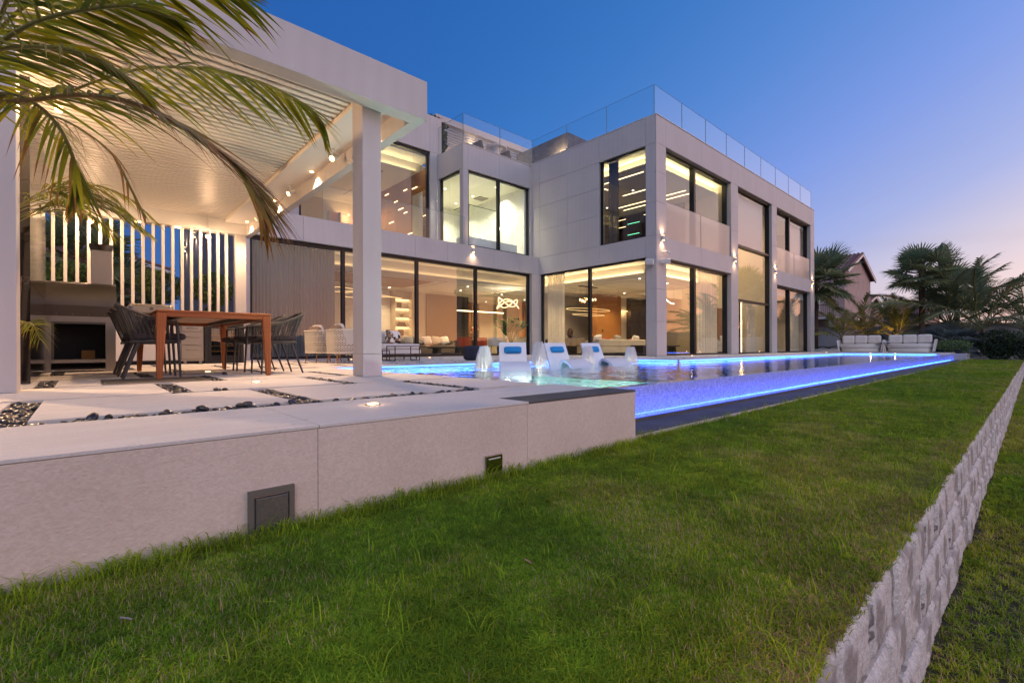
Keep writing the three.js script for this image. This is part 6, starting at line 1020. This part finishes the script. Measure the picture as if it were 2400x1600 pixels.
// leafy shrubs: many small leaves through a volume
function leaves(n, fn, size, cols) { const pos = [], col = []; for (let k = 0; k < n; k++) { const p = fn(); if (!p) continue; const d = new THREE.Vector3(rr(-1, 1), rr(-0.6, 1), rr(-1, 1)).normalize(), w = new THREE.Vector3().crossVectors(d, new THREE.Vector3(rr(-1, 1), rr(-1, 1), rr(-1, 1))).normalize(), L = size * rr(0.7, 1.3), c = pick(cols), a = p, e = p.clone().addScaledVector(d, L), m1 = p.clone().addScaledVector(d, L * 0.5).addScaledVector(w, L * 0.28), m2 = p.clone().addScaledVector(d, L * 0.5).addScaledVector(w, -L * 0.28); for (const q of [a, m1, e, a, e, m2]) { pos.push(q.x, q.y, q.z); col.push(...c); } } const g = new THREE.BufferGeometry(); g.setAttribute('position', new THREE.Float32BufferAttribute(pos, 3)); g.computeVertexNormals(); g.setAttribute('color', new THREE.Float32BufferAttribute(col, 3)); return g; }
const leafMat = phy({ vertexColors: true, roughness: 1, transmission: 0.3, thickness: 0, side: THREE.DoubleSide });
const blob = (u, y, v, a, b, c, lump = 0.25, s = 1) => () => { const th = rr(0, 6.283), z = rr(-1, 1), r = Math.sqrt(1 - z * z), d = new THREE.Vector3(r * Math.cos(th), z, r * Math.sin(th)), k = (0.55 + 0.45 * Math.cbrt(rnd())) * (1 + lump * (fbm(d.x * 2 + 9 + u, d.y * 2 + d.z * 2.3 + 9, 999, 1400 + s, 3) - 0.5) * 2); return new THREE.Vector3(u + d.x * a * k, y + d.y * b * k, -v + d.z * c * k); };
reseed(1401);
const FIC = [[0.07, 0.14, 0.02], [0.09, 0.17, 0.025], [0.05, 0.1, 0.018], [0.12, 0.19, 0.035]], HED = [[0.04, 0.08, 0.025], [0.055, 0.1, 0.03], [0.03, 0.06, 0.02], [0.07, 0.12, 0.035]];
for (const [u, v, lab] of [[1.4, 14.6, 'round clipped ficus tree behind the gas grill'], [2.5, 14.3, 'round clipped ficus tree behind the rear column'], [-0.25, 14.6, 'round clipped ficus tree behind the charcoal grill']]) {
  const t = thing('topiary_tree', lab, 'tree', [u, 0, v], 'clipped ficus trees'); part(t, 'pot', new THREE.CylinderGeometry(0.24, 0.2, 0.5, 24).translate(u, 0.25, -v), M.anth); part(t, 'trunk', rod(P(u, 0.5, v), P(u, 1.6, v), 0.03, 0.025, 8), M.trunk); part(t, 'crown', [leaves(2600, blob(u, 1.85, v, 0.46, 0.42, 0.46, 0.2), 0.075, FIC), leaves(300, blob(u, 1.28, v, 0.22, 0.1, 0.22, 0.2), 0.07, FIC)], leafMat);
}
{
  const h = thing('hedge', 'dense dark clipped hedge at the far end of the lawn', 'hedge', [34.4, -0.4, 0]);
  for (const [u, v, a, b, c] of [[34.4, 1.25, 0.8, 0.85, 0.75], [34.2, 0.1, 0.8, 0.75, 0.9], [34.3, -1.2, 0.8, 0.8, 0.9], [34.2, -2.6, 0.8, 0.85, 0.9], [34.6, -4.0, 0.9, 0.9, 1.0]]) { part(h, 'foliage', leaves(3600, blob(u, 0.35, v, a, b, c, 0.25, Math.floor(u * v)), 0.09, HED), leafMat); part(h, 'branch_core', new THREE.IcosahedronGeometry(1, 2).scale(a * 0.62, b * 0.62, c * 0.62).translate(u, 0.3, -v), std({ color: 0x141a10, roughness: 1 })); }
  const s = thing('round_shrub', 'rounded feathery green shrub in a planter by the second sofa', 'shrub', [33.0, 0, 2.95]); part(s, 'foliage', leaves(3000, blob(33.0, 0.28, 2.95, 0.62, 0.34, 0.85, 0.3), 0.09, [[0.12, 0.19, 0.06], [0.15, 0.22, 0.065], [0.1, 0.16, 0.055]]), leafMat); part(s, 'planter', rbx(32.6, 33.4, 0.002, 0.18, 2.45, 3.5, 0.02), M.navy);
  const c = thing('climbing_plant', 'leafy climbing plant on the roof screen wall', 'plant', [11.75, 8.62, 17.7]); part(c, 'foliage', [leaves(1500, () => new THREE.Vector3(rr(11.6, 11.85), rr(8.62, 10.15), -rr(17.3, 17.9)), 0.12, HED), leaves(160, () => new THREE.Vector3(rr(11.1, 11.6), rr(10.24, 10.36), -rr(17.35, 17.6)), 0.08, HED)], leafMat);
  const strap = (u, v, lab, n = 40, L = 0.45) => { const t = thing('strap_leaf_plant', lab, 'plant', [u, 0.16, v], 'strap-leaved plants in the far planter'), g = []; for (let k = 0; k < n; k++) { const a = rr(0, 6.28), l = L * rr(0.7, 1.2), q = [0, 0.5, 1].map((s) => new THREE.Vector3(u + Math.cos(a) * l * s * 0.8, 0.16 + l * (1.1 * s - 0.75 * s * s), -v + Math.sin(a) * l * s * 0.8)); g.push(new THREE.TubeGeometry(new THREE.QuadraticBezierCurve3(...q), 4, 0.014, 3).scale(1, 1, 1)); } part(t, 'leaves', g, std({ color: 0x3a4a26, roughness: 0.6 })); };
  [[34.9, 9.4], [34.8, 8.7], [34.9, 8.0], [34.8, 7.3], [34.9, 6.6], [34.9, 2.5], [34.9, 1.9]].forEach(([u, v], k) => strap(u, v, ['strap-leaved plant next to the villa in the far planter', 'second strap-leaved plant from the villa', 'third strap-leaved plant from the villa', 'fourth strap-leaved plant from the villa', 'strap-leaved plant behind the first sofa', 'strap-leaved plant beside the round shrub', 'strap-leaved plant next to the hedge'][k]));
}

// ---------- far bed, boundary walls, neighbours ----------
single('planter_wall', 'low white planter wall at the far end of the terrace', 'planter', [rbx(34.2, 34.4, 0.002, 0.16, 2.0, 11, 0.01), bx(34.4, 40.5, 0.002, 0.1, 2.0, 11)], M.clad);
{
  const w = thing('boundary_wall', 'pale rendered garden wall behind the far palms', 'wall', [40.7, -0.4, 5]); part(w, 'render', bx(40.6, 40.85, -0.4, 1.6, -12, 16), std({ map: T.clad, roughness: 0.9 })); part(w, 'capping', bx(40.52, 40.93, 1.601, 1.7, -12, 16), M.clad); part(w, 'vent', bx(40.55, 40.599, 0.5, 0.75, 9.3, 9.6), M.white);
  const b = thing('rear_boundary_wall', 'pale rendered garden wall behind the slat screen', 'wall', [-8, -1, 27.4]); part(b, 'render', bx(-40, 3.2, -1, 1.9, 27.3, 27.6), std({ map: T.stuccoC, roughness: 0.9 }));
  // small garden uplight that warms the palms
  for (const [u, v, lab] of [[34.95, 7.55, 'small uplight under the yellow-green palm'], [34.95, 5.75, 'small uplight under the bright green palm']]) { const t = thing('garden_uplight', lab, 'lamp', [u, 0.1, v], 'garden uplights'); part(t, 'body', new THREE.CylinderGeometry(0.05, 0.05, 0.12, 14).translate(u, 0.16, -v), M.dark); part(t, 'lens', new THREE.CylinderGeometry(0.04, 0.04, 0.008, 14).translate(u, 0.2245, -v), M.warm); spot(t, P(u, 0.25, v), P(u + 0.6, 2, v), 0xffc070, 12, 0.8, 0.8, 2); }
}
// neighbours: rendered walls, barrel-tile roofs
const tileMats = [0x7b5a50, 0x6b4d45, 0x86675b].map((c) => std({ color: c, roughness: 0.85 }));
function gableHouse(lab, u0, u1, v0, v1, eave, peak, wallCol, win) {
  const t = thing('neighbour_house', lab, 'house', [(u0 + u1) / 2, -0.6, (v0 + v1) / 2], 'neighbouring houses'), um = (u0 + u1) / 2, m = std({ map: T.stuccoC, color: wallCol, roughness: 0.9 });
  const s = new THREE.Shape([[u0, -0.6], [u1, -0.6], [u1, eave], [um, peak], [u0, eave]].map(([x, y]) => new THREE.Vector2(x, y)));
  part(t, 'wall', uvm(new THREE.ExtrudeGeometry(s, { depth: v1 - v0, bevelEnabled: false }).translate(0, 0, -v1)), m);
  const half = (u1 - u0) / 2 + 0.45, rise = (peak - eave) / ((u1 - u0) / 2), len = half * Math.sqrt(1 + rise * rise), ang = Math.atan(rise);
  for (const sd of [-1, 1]) {
    const g = [new THREE.BoxGeometry(len, 0.12, v1 - v0 + 0.7).rotateZ(-sd * ang).translate(um + sd * half / 2, peak + 0.1 - rise * half / 2, -(v0 + v1) / 2)];
    const r = part(t, 'roof', g, tileMats[1]); let k = 0; for (let v = v0 - 0.3; v < v1 + 0.3; v += 0.3) part(r, 'tile_row', new THREE.CylinderGeometry(0.09, 0.09, len, 6, 1, false).rotateZ(Math.PI / 2).rotateZ(-sd * ang).translate(um + sd * half / 2, peak + 0.17 - rise * half / 2, -v), tileMats[k++ % 3]);
    part(r, 'verge', new THREE.BoxGeometry(len, 0.18, 0.1).rotateZ(-sd * ang).translate(um + sd * half / 2, peak - 0.02 - rise * half / 2, -(v0 - 0.34)), M.white);
  }
  for (const [a, y, w, h, ax] of win) { const f = part(t, 'window', ax === 'u' ? bx(u0 - 0.05, u0 - 0.001, y, y + h, a, a + w) : bx(a, a + w, y, y + h, v0 - 0.05, v0 - 0.001), M.white); part(f, 'pane', ax === 'u' ? bx(u0 - 0.06, u0 - 0.051, y + 0.08, y + h - 0.08, a + 0.08, a + w - 0.08) : bx(a + 0.08, a + w - 0.08, y + 0.08, y + h - 0.08, v0 - 0.06, v0 - 0.051), M.dark); }
  return t;
}
gableHouse('pinkish neighbour house with a tiled gable beside the villa', 47.1, 56.3, 10.6, 22, 6.7, 8.5, 0xdcd2d6, [[12.4, 3.4, 1.6, 1.8, 'u'], [50.8, 1.2, 1.6, 1.6, 'v']]);
gableHouse('low neighbour house with a tiled roof behind the free-standing fan palm', 62, 74, 12.6, 24, 4.4, 6.0, 0xdccfd2, [[64, 3, 1.4, 1.4, 'v']]);
gableHouse('distant neighbour house beyond the feather palms', 80, 95, 9.5, 22, 4.4, 6.4, 0xc8b6b0, [[84, 2, 1.4, 1.4, 'v']]);
gableHouse('mauve neighbour house behind the slat screen', -7, 3.4, 33, 42, 4.7, 6.2, 0x9f8a94, [[0.6, 1.0, 1.5, 1.5, 'v'], [-3.4, 1.0, 1.5, 1.5, 'v']]);
{
  // railing of the neighbour's balcony beside the villa
  const t = thing('balcony_railing', 'dark balcony railing on the neighbour house beside the villa', 'railing', [46.4, 2.6, 12]); part(t, 'slab', bx(45.6, 47.09, 2.6, 2.8, 11, 15), M.clad); part(t, 'rail', [bx(45.62, 45.66, 3.75, 3.8, 11, 15), bx(45.62, 45.66, 2.85, 2.88, 11, 15)], M.dark); for (let k = 0; k < 27; k++) part(t, 'baluster', bx(45.63, 45.65, 2.801, 3.75, 11.02 + k * 0.15, 11.045 + k * 0.15), M.dark); part(t, 'pillar', bx(45.7, 46.1, -0.6, 2.6, 11, 11.4), M.clad);
}
for (const [u, v, a, lab, c] of [[1.1, 1.14, 0.4, 'pinkish dry leaf lying on the lawn', 0x9a6a5a], [0.08, 1.62, 1.2, 'grey curled dry leaf lying on the lawn near the terrace wall', 0x8a8078]]) { const g = new THREE.PlaneGeometry(0.009, 0.028, 3, 6), p = g.attributes.position; for (let i = 0; i < p.count; i++) p.setZ(i, 0.003 * Math.cos(p.getY(i) * 60) + Math.abs(p.getX(i)) * 0.6); g.rotateX(-1.2).rotateY(a).translate(u, -0.388, -v); g.computeVertexNormals(); single('dry_leaf', lab, 'leaf', g, std({ color: c, roughness: 0.9, side: THREE.DoubleSide }), 'dry leaves on the lawn'); }
// low far skyline of trees and roofs across the open side, seen only mirrored in the windows
{
  reseed(1501); const g = []; for (let k = 0; k < 260; k++) { const a = -rr(0.02, 2.6), d = rr(110, 170), r = rr(2, 6), c = new THREE.Vector3(d * Math.cos(a), rr(-1, 1), -d * Math.sin(a)); g.push(new THREE.IcosahedronGeometry(r, 1).scale(1, rr(0.35, 0.7), 1).translate(c.x, c.y, c.z)); }
  single('far_trees', 'dark line of distant trees across the open land', 'trees', g, std({ color: 0x2a3322, roughness: 1 }), null, 'stuff');
}
renderer.render(scene, camera);
